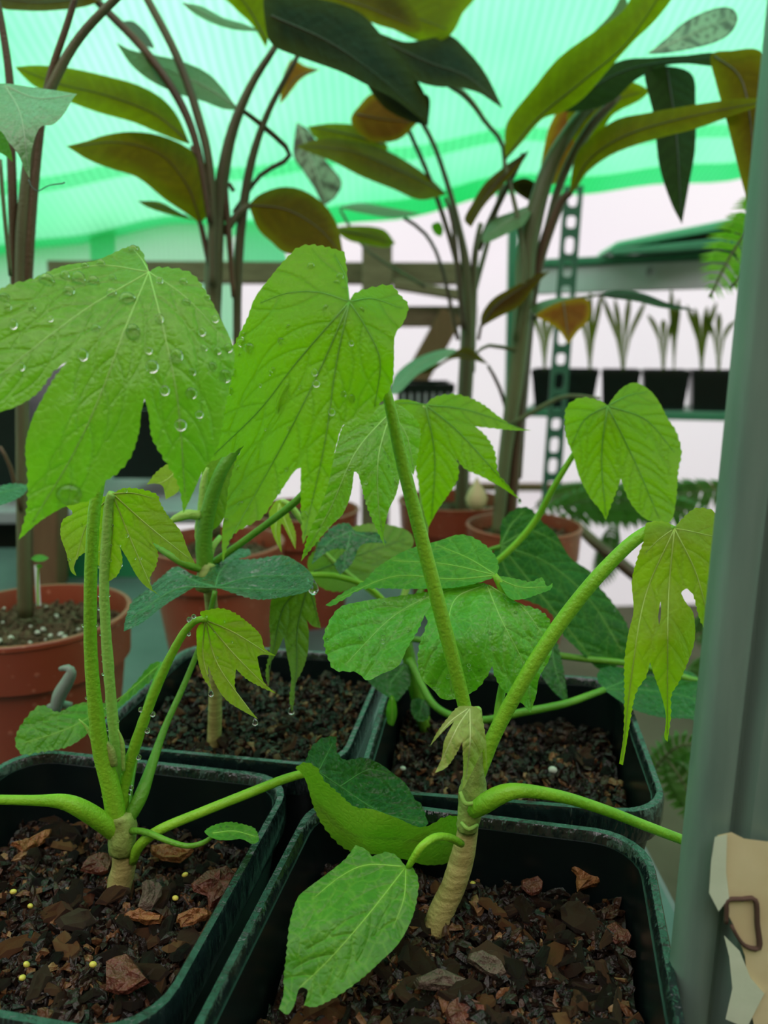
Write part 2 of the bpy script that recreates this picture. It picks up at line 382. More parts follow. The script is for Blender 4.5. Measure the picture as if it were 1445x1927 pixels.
PT = []
def stalk_drops(parent, c, n, lo, hi):
    for _ in range(n):
        i = R.randrange(2, len(c)-2); t_ = c[i+1][:2]-c[i-1][:2]; t_ = t_/np.linalg.norm(t_); sg = R.choice((-1, 1)); w_ = R.uniform(lo, hi)
        x, y = c[i][:2] + sg*np.array([-t_[1], t_[0]])*(c[i][3]/2+w_*.2); drop(parent, x, y, c[i][2]-.0005, w_, w_*1.1, False, 1.0)
LEAVES = []
def leaf(parent, outline, veins, depth, key, teeth=(3.0, 15), grid=6.5, step=None, ang=46, name='leaf', holes=(), quilt=.32, vw=3.2, tubes=True, fold=0.0, v2=True, label=None, smooth=True):
    """outline in px (a third entry marks a sharp corner); depth: (px, py, forward distance) control points"""
    pts = [np.array(p[:2], float) for p in outline]; n = len(pts); cor = [len(p) > 2 for p in outline]
    poly = []; corner_arc = []
    for i in range(n):
        p1, p2 = pts[i], pts[(i+1) % n]; p0 = pts[i-1] if not cor[i] else 2*p1-p2; p3 = pts[(i+2) % n] if not cor[(i+1) % n] else 2*p2-p1
        m = max(2, int(np.linalg.norm(p2-p1)/3.0))
        for k in range(m):
            u = k/m
            poly.append(.5*((2*p1)+(p2-p0)*u+(2*p0-5*p1+4*p2-p3)*u*u+(3*p1-p0-3*p2+p3)*u**3))
    poly = np.array(poly)
    area = .5*np.sum(poly[:, 0]*np.roll(poly[:, 1], -1)-np.roll(poly[:, 0], -1)*poly[:, 1])
    if teeth:
        amp, per = teeth
        tn = np.roll(poly, -1, 0)-np.roll(poly, 1, 0); tn /= np.linalg.norm(tn, axis=1)[:, None]+1e-9
        nr = np.stack([tn[:, 1], -tn[:, 0]], 1)*(1 if area > 0 else -1)
        s = np.cumsum(np.linalg.norm(np.diff(np.vstack([poly, poly[:1]]), axis=0), axis=1))
        ph = s/per + .25*np.sin(s*.05); saw = ph-np.floor(ph); saw = np.where(saw < .7, saw/.7, (1-saw)/.3)
        damp = np.ones(len(poly))
        for p, c in zip(pts, cor):
            if c: damp *= np.clip(np.hypot(*(poly-p).T)/22, 0, 1)
        poly = poly + nr*(amp*(saw-.35)*damp*(.7+.5*np.sin(s*.021)))[:, None]
    veins = [np.array(v, float) for v in veins]
    lo, hi = poly.min(0), poly.max(0); size = max(hi-lo)
    if step is None: step = max(24, size*.115)
    sv = side_veins(veins, poly, step, ang, size*.34) if (veins and v2) else []
    g = grid; gx, gy = np.meshgrid(np.arange(lo[0], hi[0], g), np.arange(lo[1], hi[1], g*.87))
    gx = gx + (np.arange(gx.shape[0]) % 2)[:, None]*g/2
    gp = np.stack([gx.ravel(), gy.ravel()], 1)
    mains = [catmull(v, g*.8) for v in veins]
    lines = [m for m in mains] + [catmull(q, g*.9) for q in sv]
    vp = np.vstack(lines) if lines else np.zeros((0, 2))
    bs = [(a[0], a[1], b[0], b[1]) for a, b in zip(poly, np.roll(poly, -1, 0))]
    gp = gp[inside(poly, gp[:, 0], gp[:, 1])]
    if len(gp): gp = gp[segdist(gp, bs)[0] > g*.55]
    if len(vp):
        vp = vp[inside(poly, vp[:, 0], vp[:, 1])]
        if len(vp): vp = vp[segdist(vp, bs)[0] > 2]
        keep = []; cell = set()
        for q in vp:
            c = (int(q[0]/(g*.5)), int(q[1]/(g*.5)))
            if c not in cell: cell.add(c); keep.append(q)
        vp = np.array(keep) if keep else np.zeros((0, 2))
        if len(gp) and len(vp):
            kk = np.ones(len(gp), bool)
            for i0 in range(0, len(gp), 800):
                kk[i0:i0+800] = np.min(((gp[i0:i0+800, None]-vp[None])**2).sum(-1), 1) > (g*.45)**2
            gp = gp[kk]
    allp = np.vstack([poly, gp, vp])
    hole_loops = []
    for h in holes:
        h = np.array(h, float); hole_loops.append((len(allp), len(h))); allp = np.vstack([allp, h])
    edges = [(a+i, a+(i+1) % k) for a, k in hole_loops for i in range(k)]
    nb = len(poly); loop = list(range(nb))
    if area > 0: loop = loop[::-1]
    res = delaunay_2d_cdt([Vector((x, -y)) for x, y in allp], edges, [loop], 1, 1e-4)
    vs = np.array([(v[0], -v[1]) for v in res[0]]); fs = [tuple(f) for f in res[2]]
    for h in holes:
        h = np.array(h, float); cen = np.array([vs[list(f)].mean(0) for f in fs]); bad = inside(h, cen[:, 0], cen[:, 1])
        fs = [f for f, b in zip(fs, bad) if not b]
    df = tps(depth); Y = df(vs[:, 0], vs[:, 1])
    ms = [(a[0], a[1], b[0], b[1]) for m in mains for a, b in zip(m[:-1], m[1:])]
    fr = np.concatenate([np.linspace(0, 1, len(m)-1) for m in mains]) if mains else np.zeros(1)
    if ms:
        d1, i1 = segdist(vs, ms); wv = vw*(1.15-.8*fr[i1]); va = np.exp(-(d1/wv)**2)
    else: d1 = np.full(len(vs), 99.); va = np.zeros(len(vs))
    ss = [(a[0], a[1], b[0], b[1]) for m in sv for a, b in zip(m[:-1], m[1:])]
    d2 = segdist(vs, ss)[0] if ss else np.full(len(vs), 99.)
    vb = np.exp(-(d2/(vw*.62))**2)
    dep0 = float(np.mean(Y)); mmpx = dep0/FPX
    dd = np.minimum(np.minimum(d1, d2), step*.45)
    NZ = np.sin(vs[:, 0]*.031+vs[:, 1]*.017)*np.sin(vs[:, 1]*.027-vs[:, 0]*.012)
    Y = Y - quilt*dd*mmpx*.5 + NZ*4*mmpx*min(1, size/300) + fold*np.minimum(d1, size*.3)*mmpx
    p3 = PV(vs[:, 0], vs[:, 1], Y)
    me = mesh(name, p3, fs)
    eb = np.clip(segdist(vs, bs)[0]/max(10, size*.11), 0, 1)
    for nm, val in (('vein', va), ('vein2', vb), ('edge', eb)):
        at = me.attributes.new(nm, 'FLOAT', 'POINT'); at.data.foreach_set('value', val.astype(np.float32))
    o = link(name, me, LM[key], parent)
    if label: o['label'] = label
    if tubes:
        for m in mains:
            ins = inside(poly, m[:, 0], m[:, 1]); m = m[ins]
            if len(m) < 4: continue
            m = m[::2] if len(m) > 12 else m
            yy = df(m[:, 0], m[:, 1]) + np.sin(m[:, 0]*.031+m[:, 1]*.017)*np.sin(m[:, 1]*.027-m[:, 0]*.012)*4*mmpx*min(1, size/300)
            r = np.linspace(vw*.55, vw*.16, len(m))*mmpx
            link('vein', tube_mesh('vein', PV(m[:, 0], m[:, 1], yy + r*.35), r, 6), LM[key+'_vein'], o)
    o_df = lambda x, y: float(df(np.array([x]), np.array([y]))[0])
    LEAVES.append(o)
    return o, o_df, poly

_drop = None
def unit_sphere(seg=10, rings=6):
    v = [(0, 0, 1)]; f = []
    for i in range(1, rings):
        for k in range(seg):
            a = math.pi*i/rings; b = 2*math.pi*k/seg; v.append((math.sin(a)*math.cos(b), math.sin(a)*math.sin(b), math.cos(a)))
    v.append((0, 0, -1)); n = len(v)-1
    for k in range(seg): f.append((0, 1+k, 1+(k+1) % seg)); f.append((n, n-seg+(k+1) % seg, n-seg+k))
    for i in range(rings-2):
        for k in range(seg):
            a = 1+i*seg+k; b = 1+i*seg+(k+1) % seg; f.append((a, a+seg, b+seg, b))
    return v, f
sv_, sf_ = unit_sphere(14, 9)
DROP = mesh('water_drop', sv_, sf_); DROP.materials.append(M['water']); DROP.polygons.foreach_set('use_smooth', [True]*len(DROP.polygons))
def teardrop():
    v = []
    for x, y, z in sv_:
        s = 1.0 if z < 0 else (1-z)**.55*1.0
        v.append((x*s, y*s, z*(1 if z < 0 else 1.7)))
    me = mesh('hanging_drop', v, sf_); me.materials.append(M['water']); me.polygons.foreach_set('use_smooth', [True]*len(me.polygons)); return me
TEAR = teardrop()
def drop(parent, x, y, Y, wpx, hpx=None, hang=False, flat=.45):
    p = P(x, y, Y); d = float((np.array(p)-CAM) @ _f)/FPX
    o = bpy.data.objects.new('water_drop', TEAR if hang else DROP); C.objects.link(o)
    o.location = p; hpx = hpx or wpx
    o.scale = (wpx/2*d, wpx/2*d*(1 if hang else flat), hpx/2*d)
    if parent: o.parent = parent; o.matrix_parent_inverse = Matrix.Translation(-world_loc(parent))
    return o
def beads(lf, spots):               # drops lying on a leaf
    o, df, poly = lf
    for x, y, s in spots: drop(o, x, y, df(x, y) - .0008, s*1.2, s*1.2*R.uniform(.8, 1.2), flat=.6)
def scatter_beads(lf, n, lo=5, hi=11):
    o, df, poly = lf; a, b = poly.min(0), poly.max(0); k = 0
    while k < n:
        x, y = R.uniform(a[0], b[0]), R.uniform(a[1], b[1])
        if inside(poly, np.array([x]), np.array([y]))[0]:
            s = R.uniform(lo, hi); drop(o, x, y, df(x, y)-.0004, s, s*R.uniform(.8, 1.3), flat=.5); k += 1

# ------------------------------------------------------------------ the greenhouse
struct('floor', [(-4,-2,-.55),(4,-2,-.55),(4,4,-.55),(-4,4,-.55)], [(0,1,2,3)], M['ground'])
def grid_sheet(name, fn, nu, nv, mat, parent=None):
    v = [fn(i/nu, j/nv) for j in range(nv+1) for i in range(nu+1)]
    f = [(j*(nu+1)+i, j*(nu+1)+i+1, (j+1)*(nu+1)+i+1, (j+1)*(nu+1)+i) for j in range(nv) for i in range(nu)]
    return link(name, mesh(name, v, f), mat, parent)
wall = grid_sheet('wall_back', lambda u, t: (-3+6*u, 2.25+.012*math.sin(u*40), -.55+2.0*t), 60, 4, M['white_sheet']); wall['kind'] = 'structure'
rail = beam('trim_1', P(860, 916, 2.2), P(1500, 918, 2.2), .03, .02, M['wood_dark']); rail['kind'] = 'structure'
hemL, hemR = P(-500, 560, 2.0), P(1900, 262, 2.0)
def roof(u, t, dz=0.0):
    p = hemL.lerp(hemR, u); q = Vector((p.x*1.15, .15, 1.42 + .1*u))
    r = p.lerp(q, t); sag = -.05*math.sin(math.pi*t) + .012*math.sin(u*23+t*4) + .008*math.sin(u*51+2)
    return r + Vector((0, -dz, sag - dz*.2))
net = grid_sheet('ceiling', lambda u, t: roof(u, t), 70, 30, M['net']); net['kind'] = 'structure'
grid_sheet('hem_band', lambda u, t: roof(u, t*.04, .008), 70, 2, M['net_band'], net)
M['net_light'] = sheet('shade_net_overlap', (170,252,206), (200,255,224), (120,210,160), 18, .85)
grid_sheet('doubled_band', lambda u, t: roof(u, .10+.02*math.sin(u*5)+t*.022, .008), 70, 2, M['net_light'], net)
grid_sheet('doubled_band', lambda u, t: roof(.20+.014*t+.05*u, .3+.6*u, .008), 20, 2, M['net_light'], net)
side = grid_sheet('wall_back', lambda u, t: P(-900+1340*u, 200+122*u+320*t, 1.95), 40, 6, M['net_pale']); side['kind'] = 'structure'
def strip(name, pts, Y, mat, parent):
    return obj(name, [P(x, y, Y) for x, y in pts], [tuple(range(len(pts)))[::-1]], mat, parent)
grid_sheet('net_strip', lambda u, t: P(165+48*u+6*t, 300+240*t, 1.93), 6, 6, M['net_band'], side)
grid_sheet('net_strip', lambda u, t: P(20+190*u, 225+80*u+34*t, 1.93), 6, 3, M['net_band'], side)
grid_sheet('net_strip', lambda u, t: P(448+70*u+30*t*u, 420+90*t, 1.93), 6, 6, M['net_band'], side)

for nm, X in (('added_wall_right', 1.9), ('added_wall_left', -1.9)):  # unseen net sides, added to dim the open sky at left and right
    o = grid_sheet(nm, lambda u, t: (X+.01*math.sin(u*30), -1.2+3.4*u, -.55+2.1*t), 30, 4, M['net_pale']); o['kind'] = 'structure'
front = struct('added_wall_front', box_v((0, -1.2, .45), 3.9, .04, 2.0), BOXF, M['wood_dark'])  # unseen dark wall behind the camera, added to block frontal sky light

# ------------------------------------------------------------------ bench under the pots, timber frame behind
bench = root('bench', (-.28, .4, -.03), 'grey plastic bench top under all the pots', 'bench')
box('bench_top', (-.32, .40, -.012), (.76, 1.0, .024), M['bench'], bench, bev=.004)
box('bench_top', (.0955, .535, -.012), (.07, .73, .024), M['bench'], bench, bev=.004)
for y in (-.08, .88): box('bench_edge', (-.32, y, -.03), (.76, .02, .03), M['bench'], bench, bev=.004)
for x in (-.66, .03):
    for y in (-.06, .86): box('leg', (x, y, -.29), (.04, .04, .52), M['grey_metal'], bench)
fr = root('timber_frame', P(700, 700, 1.35), 'weathered timber frame with rails and a brace behind the tall plants', 'timber frame')
beam('rail', P(100, 512, 1.42), P(880, 516, 1.42), .05, .035, M['wood'], fr)
beam('rail', P(600, 596, 1.38), P(895, 596, 1.38), .05, .034, M['wood'], fr)
beam('post', P(710, 455, 1.36), P(706, 1010, 1.36), .05, .05, M['wood'], fr)
beam('post', P(180, 500, 1.40), P(176, 1010, 1.40), .05, .05, M['wood'], fr)
beam('brace', P(850, 590, 1.34), P(770, 735, 1.34), .03, .04, M['wood_dark'], fr)
beam('shelf', P(600, 772, 1.17), P(900, 772, 1.17), .14, .012, M['wood'], fr)
beam('slat', P(740, 535, 1.33), P(890, 560, 1.33), .03, .016, M['wood'], fr)
wp = root('wooden_post', P(92, 1105, .75), 'brown wooden post behind the left terracotta pot', 'post')
_q = P(90, 1100, .75); _q.z = .001; beam('shaft', P(92, 940, .75), _q, .03, .03, M['wood_dark'], wp)

# ------------------------------------------------------------------ green rack with trays
rk = root('shelf_rack', P(1200, 900, 1.3), 'green painted steel rack with perforated upright and two shelves', 'shelf rack')
zt = P(1010, 497, 1.35).z
A = P(1005, 497, 1.35); B = P(1500, 462, 1.2); B.z = A.z + .004
beam('shelf_edge', A, B, .03, .012, M['green_paint'], rk)
beam('shelf_face', A + Vector((0, .004, -.028)), B + Vector((0, .004, -.028)), .02, .042, simple('pale_grey_metal', (196,192,200), (222,218,226), 30, .5, .3), rk)
A2 = P(985, 775, 1.35); B2 = P(1480, 778, 1.24); B2.z = A2.z
beam('shelf_edge', A2, B2, .02, .014, M['green_paint'], rk)
dv = (B2-A2).normalized(); nb = Vector((-dv.y, dv.x, 0))
if nb.y < 0: nb = -nb
obj('shelf_board', [A2, B2, B2+nb*.22, A2+nb*.22, A2-Vector((0,0,.006)), B2-Vector((0,0,.006)), B2+nb*.22-Vector((0,0,.006)), A2+nb*.22-Vector((0,0,.006))], [(0,1,2,3),(7,6,5,4),(0,4,5,1),(1,5,6,2),(2,6,7,3),(3,7,4,0)], M['green_paint_dark'], rk)
obj('shelf_board', [v + Vector((0, 0, A.z-A2.z)) for v in (A2, B2, B2+nb*.22, A2+nb*.22, A2-Vector((0,0,.006)), B2-Vector((0,0,.006)), B2+nb*.22-Vector((0,0,.006)), A2+nb*.22-Vector((0,0,.006)))], [(0,1,2,3),(7,6,5,4),(0,4,5,1),(1,5,6,2),(2,6,7,3),(3,7,4,0)], M['green_paint_dark'], rk)
beam('upright', P(966, 400, 1.4), P(955, 930, 1.4), .016, .016, M['green_paint'], rk)
def perforated(name, top, bot, wd, parent, holes):    # slotted steel upright with real oval holes
    top, bot = Vector(top), Vector(bot); L = (top-bot).length; n = holes; v = []; f = []
    ax = (top-bot).normalized(); sx = Vector((1, 0, 0)); pitch = L/n; K = 16
    for i in range(n):
        c = bot + ax*pitch*(i+.5); o = len(v)
        for k in range(K):
            a = 2*math.pi*k/K; ca, sa = math.cos(a), math.sin(a); m = max(abs(ca), abs(sa))
            v.append(c + sx*ca/m*wd/2 + ax*sa/m*pitch/2)
            m4 = (ca**4+sa**4)**.25; v.append(c + sx*ca/m4*wd*.25 + ax*sa/m4*pitch*(.36 if i % 3 else .26))
        for k in range(K):
            j = (k+1) % K; f.append((o+2*k, o+2*j, o+2*j+1, o+2*k+1))
    o = obj(name, v, f, M['green_paint_dark'], parent)
    s = o.modifiers.new('thick', 'SOLIDIFY'); s.thickness = .003; return o
perforated('perforated_upright', P(1080, 350, 1.24), P(1036, 935, 1.24), .029, rk, 14)
beam('upright_flange', P(1094, 350, 1.25), P(1050, 935, 1.25), .003, .014, M['green_paint_dark'], rk, 0)
bolt = link('bolt', tube_mesh('bolt', [P(1223, 511, 1.255), P(1223, 511, 1.235)], [.007, .006], 12), M['grey_metal'], rk)
# tray on the upper shelf
tr = root('green_seed_tray', P(1290, 465, 1.22), 'pale green tray with sloping lid on the upper rack shelf', 'tray')
def slab(name, quad, Y, thick, mat, parent):
    a = [P(x, y, Y) for x, y in quad]; b = [p + Vector((.02, thick, .004)) for p in a]
    o = obj(name, a+b, [(0,1,2,3),(7,6,5,4),(0,4,5,1),(1,5,6,2),(2,6,7,3),(3,7,4,0)], mat, parent); bevel(o, .003); return o
slab('lid', [(1148, 470), (1160, 455), (1440, 398), (1440, 418)], 1.2, .16, M['green_tray'], tr)
slab('tray_body', [(1215, 479), (1240, 455), (1440, 416), (1440, 462)], 1.22, .14, M['black_plastic'], tr)
slab('tray_rim', [(1146, 482), (1148, 470), (1440, 440), (1440, 462)], 1.19, .02, M['green_paint'], tr)
# row of black seedling pots on the middle shelf, one seedling each
side_w = ['beside the perforated upright', 'second from the perforated upright', 'third from the perforated upright', 'nearest the grey metal post']
def seed_pot(a, b, z0, z1, label):
    a, b = Vector(a), Vector(b); d = (b-a).normalized(); nn = Vector((-d.y, d.x, 0)); nn = nn if nn.y > 0 else -nn
    o = root('seedling_pot', ((a+b)/2)*1.0, label, 'pot', 'black seedling pots on the rack')
    o.location.z = z0; w_ = (b-a).length; v = []
    for z, k in ((z0, .86), (z1-.01, .98), (z1-.01, 1.0), (z1, 1.0), (z1, .93), (z1-.02, .9)):
        c = (a+b)/2 + nn*.045
        for sx, sy in ((-1,-1),(1,-1),(1,1),(-1,1)):
            p = c + d*sx*w_/2*k + nn*sy*.045*k; v.append((p.x, p.y, z))
    f = [(i*4+k, i*4+(k+1) % 4, i*4+4+(k+1) % 4, i*4+4+k) for i in range(5) for k in range(4)] + [(3,2,1,0), (20,21,22,23)]
    obj('pot_body', v, f, M['black_plastic'], o); return o
pz0 = A2.z + .007; xs = [(998, 1125), (1130, 1203), (1208, 1296), (1300, 1395)]
for (x0, x1), s in zip(xs, side_w):
    def on(x): t_ = (x-985)/(1480-985); return 1.35 + (1.24-1.35)*t_
    a = P(x0, 740, on(x0)+.004); b = P(x1, 740, on(x1)+.004); seed_pot(a, b, pz0, P(1200, 697, on(1200)).z, 'square black seedling pot on middle rack shelf, ' + s)
def seedling(x, top, n, spread, label):
    Y = 1.35-.11*(x-985)/495 + .055; base = P(x, 712, Y); o = root('seedling', base, label, 'seedling', 'thin seedlings in the black pots on the rack')
    for k in range(n):
        tx = x + spread*(k/(max(n-1, 1))-.5)*2 + R.uniform(-5, 5); ty = top - 15 + R.uniform(0, 30)
        pts = [P(x, 712, Y), P(x+(tx-x)*.25, 640, Y), P(x+(tx-x)*.7, (ty+640)/2-10, Y), P(tx, ty, Y)]
        c = catmull([tuple(p) for p in pts], .012); nn = len(c); v = []; f = []
        for i, p in enumerate(c):
            u = i/(nn-1); wd = .0012 + .0040*max(0, math.sin(math.pi*min(1, max(0, (u-.25)/.75))))
            v += [(p[0]-wd, p[1], p[2]), (p[0], p[1]-wd*.5, p[2]), (p[0]+wd, p[1], p[2])]
        for i in range(nn-1): f += [(3*i, 3*i+1, 3*i+4, 3*i+3), (3*i+1, 3*i+2, 3*i+5, 3*i+4)]
        obj('blade', v, f, M['seedling'], o, True)
seeds = [(1025,585,3,24,'leftmost thin seedling, left of perforated upright'),(1110,560,3,26,'yellowish seedling just right of perforated upright'),(1172,560,4,40,'bushiest green seedling in the middle of the rack row'),
 (1248,590,3,26,'seedling with upright leaf right of the bushy one'),(1268,555,2,10,'tall single seedling rising to the shelf above'),(1320,575,4,24,'stout seedling in the pot nearest the metal post'),(1352,590,3,30,'spreading seedling left of the metal post'),(1398,600,2,10,'rightmost thin seedling touching the metal post edge')]
for s in seeds: seedling(*s)
# dark crates and other things far behind
def crate(name, x0, y0, x1, y1, Y, dep, mat, label, cat, ribs=0):
    a, b = P(x0, y1, Y), P(x1, y0, Y); o = root(name, ((a.x+b.x)/2, Y+dep/2, a.z), label, cat)
    cx, cy, cz, sx, sz = (a.x+b.x)/2, Y+dep/2, (a.z+b.z)/2, abs(b.x-a.x), abs(b.z-a.z); t_ = .004
    box('side', (cx, Y, cz), (sx, t_, sz), mat, o); box('side', (cx, Y+dep, cz), (sx, t_, sz), mat, o)
    for s in (-1, 1): box('side', (cx+s*sx/2, cy, cz), (t_, dep, sz), mat, o)
    box('bottom', (cx, cy, cz-sz/2+.002), (sx, dep, .004), mat, o)
    box('rim', (cx, Y-.003, cz+sz/2-.006), (sx+.008, .006, .012), mat, o)
    for k in range(ribs): box('rib', (cx-sx/2+sx*(k+.5)/ribs, Y-.003, cz), (.004, .004, sz*.9), M['grey_metal'], o)
    return o
crate('plastic_crate', 215, 770, 322, 900, 1.0, .2, M['black_plastic'], 'black plastic crate behind the largest wet lobed leaf', 'crate')
crate('plastic_crate', 752, 722, 850, 765, 1.12, .10, M['black_plastic'], 'small black ribbed crate behind the middle tall stems', 'crate', 7)
crate('plastic_crate', -40, 700, 28, 915, .95, .2, M['black_plastic'], 'black plastic crate at the left edge beside brown cane', 'crate')
tb = root('grey_shelf', P(250, 930, .95), 'grey shelf board carrying the black crates at left', 'shelf')
box('board', P(150, 935, 1.05), (.42, .26, .016), M['grey_metal'], tb, bev=.002)
for s in (-.18, .18): box('leg', P(150, 935, 1.05) + Vector((s, 0, -.16)), (.02, .02, .3), M['grey_metal'], tb)
crate('plastic_crate', -60, 965, 160, 1075, 1.0, .12, M['black_plastic'], 'low black tray under the grey shelf at left', 'crate')
cr2 = crate('plastic_crate', 120, 1010, 268, 1094, .78, .1, simple('green_plastic', (26,110,66), (44,140,88), 20, .35), 'green plastic crate behind the left terracotta pot', 'crate')
# ------------------------------------------------------------------ square black pots and their soil
def rsq(s, r, n=6):                 # rounded square outline
    out = []
    for cx, cy, a0 in ((1,1,0),(-1,1,90),(-1,-1,180),(1,-1,270)):
        for k in range(n+1):
            a = math.radians(a0+90*k/n); out.append((cx*(s/2-r)+r*math.cos(a), cy*(s/2-r)+r*math.sin(a)))
    return out
def loft(name, rings, mat, parent, close_bottom=False, smooth=True):
    n = len(rings[0]); v = [p for r in rings for p in r]; f = []
    for i in range(len(rings)-1):
        for k in range(n): f.append((i*n+k, i*n+(k+1) % n, (i+1)*n+(k+1) % n, (i+1)*n+k))
    if close_bottom: f.append(tuple(range(n))[::-1])
    o = obj(name, v, f, mat, parent, smooth)
    if smooth:
        m = o.modifiers.new('split', 'EDGE_SPLIT'); m.split_angle = math.radians(40)
    return o
POTS = {}
def square_pot(key, cx, cy, s, rot, zr, soil_z, label):
    o = root('square_pot', (cx, cy, 0), label, 'plant pot', 'square black nursery pots')
    a = math.radians(rot); ca, sa = math.cos(a), math.sin(a)
    def ring(sz, rr, z): return [(cx+x*ca-y*sa, cy+x*sa+y*ca, z) for x, y in rsq(sz, rr)]
    loft('pot_wall', [ring(s*.70, .010, .0), ring(s*.93, .013, zr-.016), ring(s*.945, .014, zr-.003), ring(s*.925, .013, zr-.003), ring(s*.905, .012, zr-.02), ring(s*.69, .009, .004)], M['black_plastic'], o, True)
    loft('rim', [ring(s*.95, .014, zr-.013), ring(s*.985, .015, zr-.012), ring(s, .0155, zr-.009), ring(s, .0155, zr-.0012), ring(s*.99, .015, zr), ring(s*.955, .0145, zr), ring(s*.94, .014, zr-.001), ring(s*.925, .013, zr-.006)], M['rim'], o)
    POTS[key] = (cx, cy, s, a, soil_z, o, zr)
    return o
square_pot('FL', -.090, .193, .104, -11, .10, .076, 'square black pot at front left holding the plant with the largest wet leaf')
square_pot('FR', .0173, .163, .104, -12, .10, .080, 'square black pot at front right, nearest the grey metal post')
square_pot('BL', -.0545, .2955, .099, -10, .10, .088, 'square black pot in second row, left, with dark wet soil')
square_pot('BR', .0465, .2685, .101, -8, .10, .079, 'square black pot in second row, right, behind front right pot')
def soil_h(x, y, seed): return .0018*math.sin(x*190+seed)*math.sin(y*170+seed*2) + .0016*math.sin(x*410+y*330+seed)
def in_pot(key, u, v, k=.80):
    cx, cy, s, a, z, o, zr = POTS[key]; x, y = u*s/2*k, v*s/2*k
    X = cx + x*math.cos(a)-y*math.sin(a); Y = cy + x*math.sin(a)+y*math.cos(a)
    return X, Y, z + soil_h(x, y, sum(map(ord, key)))
def chip_shape(n, rs, thick):       # a torn flake: ragged outline, bent, with a ridged top
    pts = []; W = rs.choice((.22, .3, .42, .55, .7)); bend = rs.uniform(-.25, .25); ph = rs.uniform(0, 6)
    for k in range(n):
        a = 2*math.pi*(k+rs.uniform(-.35, .35))/n; r = rs.uniform(.62, 1.12); c_, s_ = math.cos(a), math.sin(a)
        m = (abs(c_)**3+abs(s_)**3)**(1/3); pts.append((r*c_/m/2, W*r*s_/m/2))
    def zz(x): return bend*(4*x*x-.5)
    v = [(x, y, zz(x)-thick/2+rs.uniform(-.05, .05)) for x, y in pts] + [(x*.93, y*.9, zz(x)+thick/2+rs.uniform(-.09, .07)) for x, y in pts]
    mid = [(x*.45, y*.45, zz(x*.45)+thick/2+rs.uniform(-.06, .12)) for x, y in pts]
    v += mid + [(0, 0, zz(0)+thick/2+rs.uniform(-.05, .1))]
    f = [tuple(range(n))[::-1]] + [(k, (k+1) % n, n+(k+1) % n, n+k) for k in range(n)] + [(n+k, n+(k+1) % n, 2*n+(k+1) % n, 2*n+k) for k in range(n)] + [(2*n+k, 2*n+(k+1) % n, 3*n) for k in range(n)]
    return v, f
RS = random.Random(21)
SHAPES = [chip_shape(RS.randint(6, 9), RS, RS.uniform(.08, .22)) for _ in range(24)]
names = {'FL': 'front left pot', 'FR': 'front right pot', 'BL': 'second-row left pot', 'BR': 'second-row right pot'}
def soil_in(key, count, mat=M['soil']):
    cx, cy, s, a, z, po, zr = POTS[key]; sd = sum(map(ord, key)); n = 26; v = []; f = []; tint = []
    for j in range(n+1):
        for i in range(n+1):
            X, Y, Z = in_pot(key, i/n*2-1, j/n*2-1, .87 - .0*1); v.append((X, Y, Z - .001)); tint.append(.2)
    for j in range(n):
        for i in range(n): b = j*(n+1)+i; f.append((b, b+1, b+n+2, b+n+1))
    for _ in range(count):            # small crumbs of bark, too many to count
        sv, sf = SHAPES[RS.randrange(24)]; X, Y, Z = in_pot(key, RS.uniform(-1, 1), RS.uniform(-1, 1), .845)
        m = Euler((RS.gauss(0, .6), RS.gauss(0, .6), RS.uniform(0, 6.28))).to_matrix(); sc = RS.uniform(.0025, .0075); b = len(v); tn = RS.random()**1.5
        for p in sv:
            q = m @ (Vector(p)*sc); v.append((X+q.x, Y+q.y, Z+q.z+RS.uniform(-.0003, .0003)+.0006)); tint.append(tn)
        f += [tuple(b+k for k in q) for q in sf]
    me = mesh('potting_soil', v, f); at = me.attributes.new('tint', 'FLOAT', 'POINT'); at.data.foreach_set('value', tint)
    o = link('potting_soil', me, M['fines'], None, False)
    tag(o, 'dark damp bark soil filling the ' + names[key], 'soil', None, 'stuff'); return o
for k, c in (('FL', 2600), ('FR', 2600), ('BL', 1700), ('BR', 1700)): soil_in(k, c)
CHIPM = []
for sv, sf in SHAPES:
    me = mesh('bark_chip', sv, sf); me.materials.append(M['chip']); CHIPM.append(me)
def chips(key, n, lo, hi, vmin=-1):
    k = 0
    while k < n:
        u, t_ = RS.uniform(-.96, .96), RS.uniform(vmin, .96); X, Y, Z = in_pot(key, u, t_, .82)
        o = bpy.data.objects.new('bark_chip', CHIPM[RS.randrange(24)]); C.objects.link(o); sc = RS.uniform(lo, hi)*(1 if RS.random() < .8 else 1.35)
        o.location = (X, Y, Z+.0014+RS.uniform(0, .0012)); o.rotation_euler = (RS.gauss(0, .38), RS.gauss(0, .38), RS.uniform(0, 6.28)); o.scale = (sc, sc, sc)
        tag(o, 'wet brown bark chip lying on the soil of the ' + names[key], 'bark chip', 'bark chips in the ' + names[key]); k += 1
chips('FL', 105, .007, .0135, -.75); chips('FR', 105, .007, .0135, -.6); chips('BL', 45, .005, .009); chips('BR', 45, .005, .009)
def odd_chip(x, y, z, L, W, mat, label, rz=0.0, tilt=.2, name='bark_chip'):
    p = PZ(x, y, z); sv, sf = chip_shape(11, RS, .16); ww = max(b_ for _, b_, _ in sv)*2
    o = link(name, mesh(name, [(a*L, b*W/ww, c*L*.8) for a, b, c in sv], sf), mat, None, False)
    o.location = p; o.rotation_euler = (tilt, .1, rz); tag(o, label, 'bark chip' if name == 'bark_chip' else 'stone'); return o
odd_chip(412, 1660, .084, .016, .011, M['chip_red'], 'large rust red bark chip by the right wall of front left pot', .9, .35)
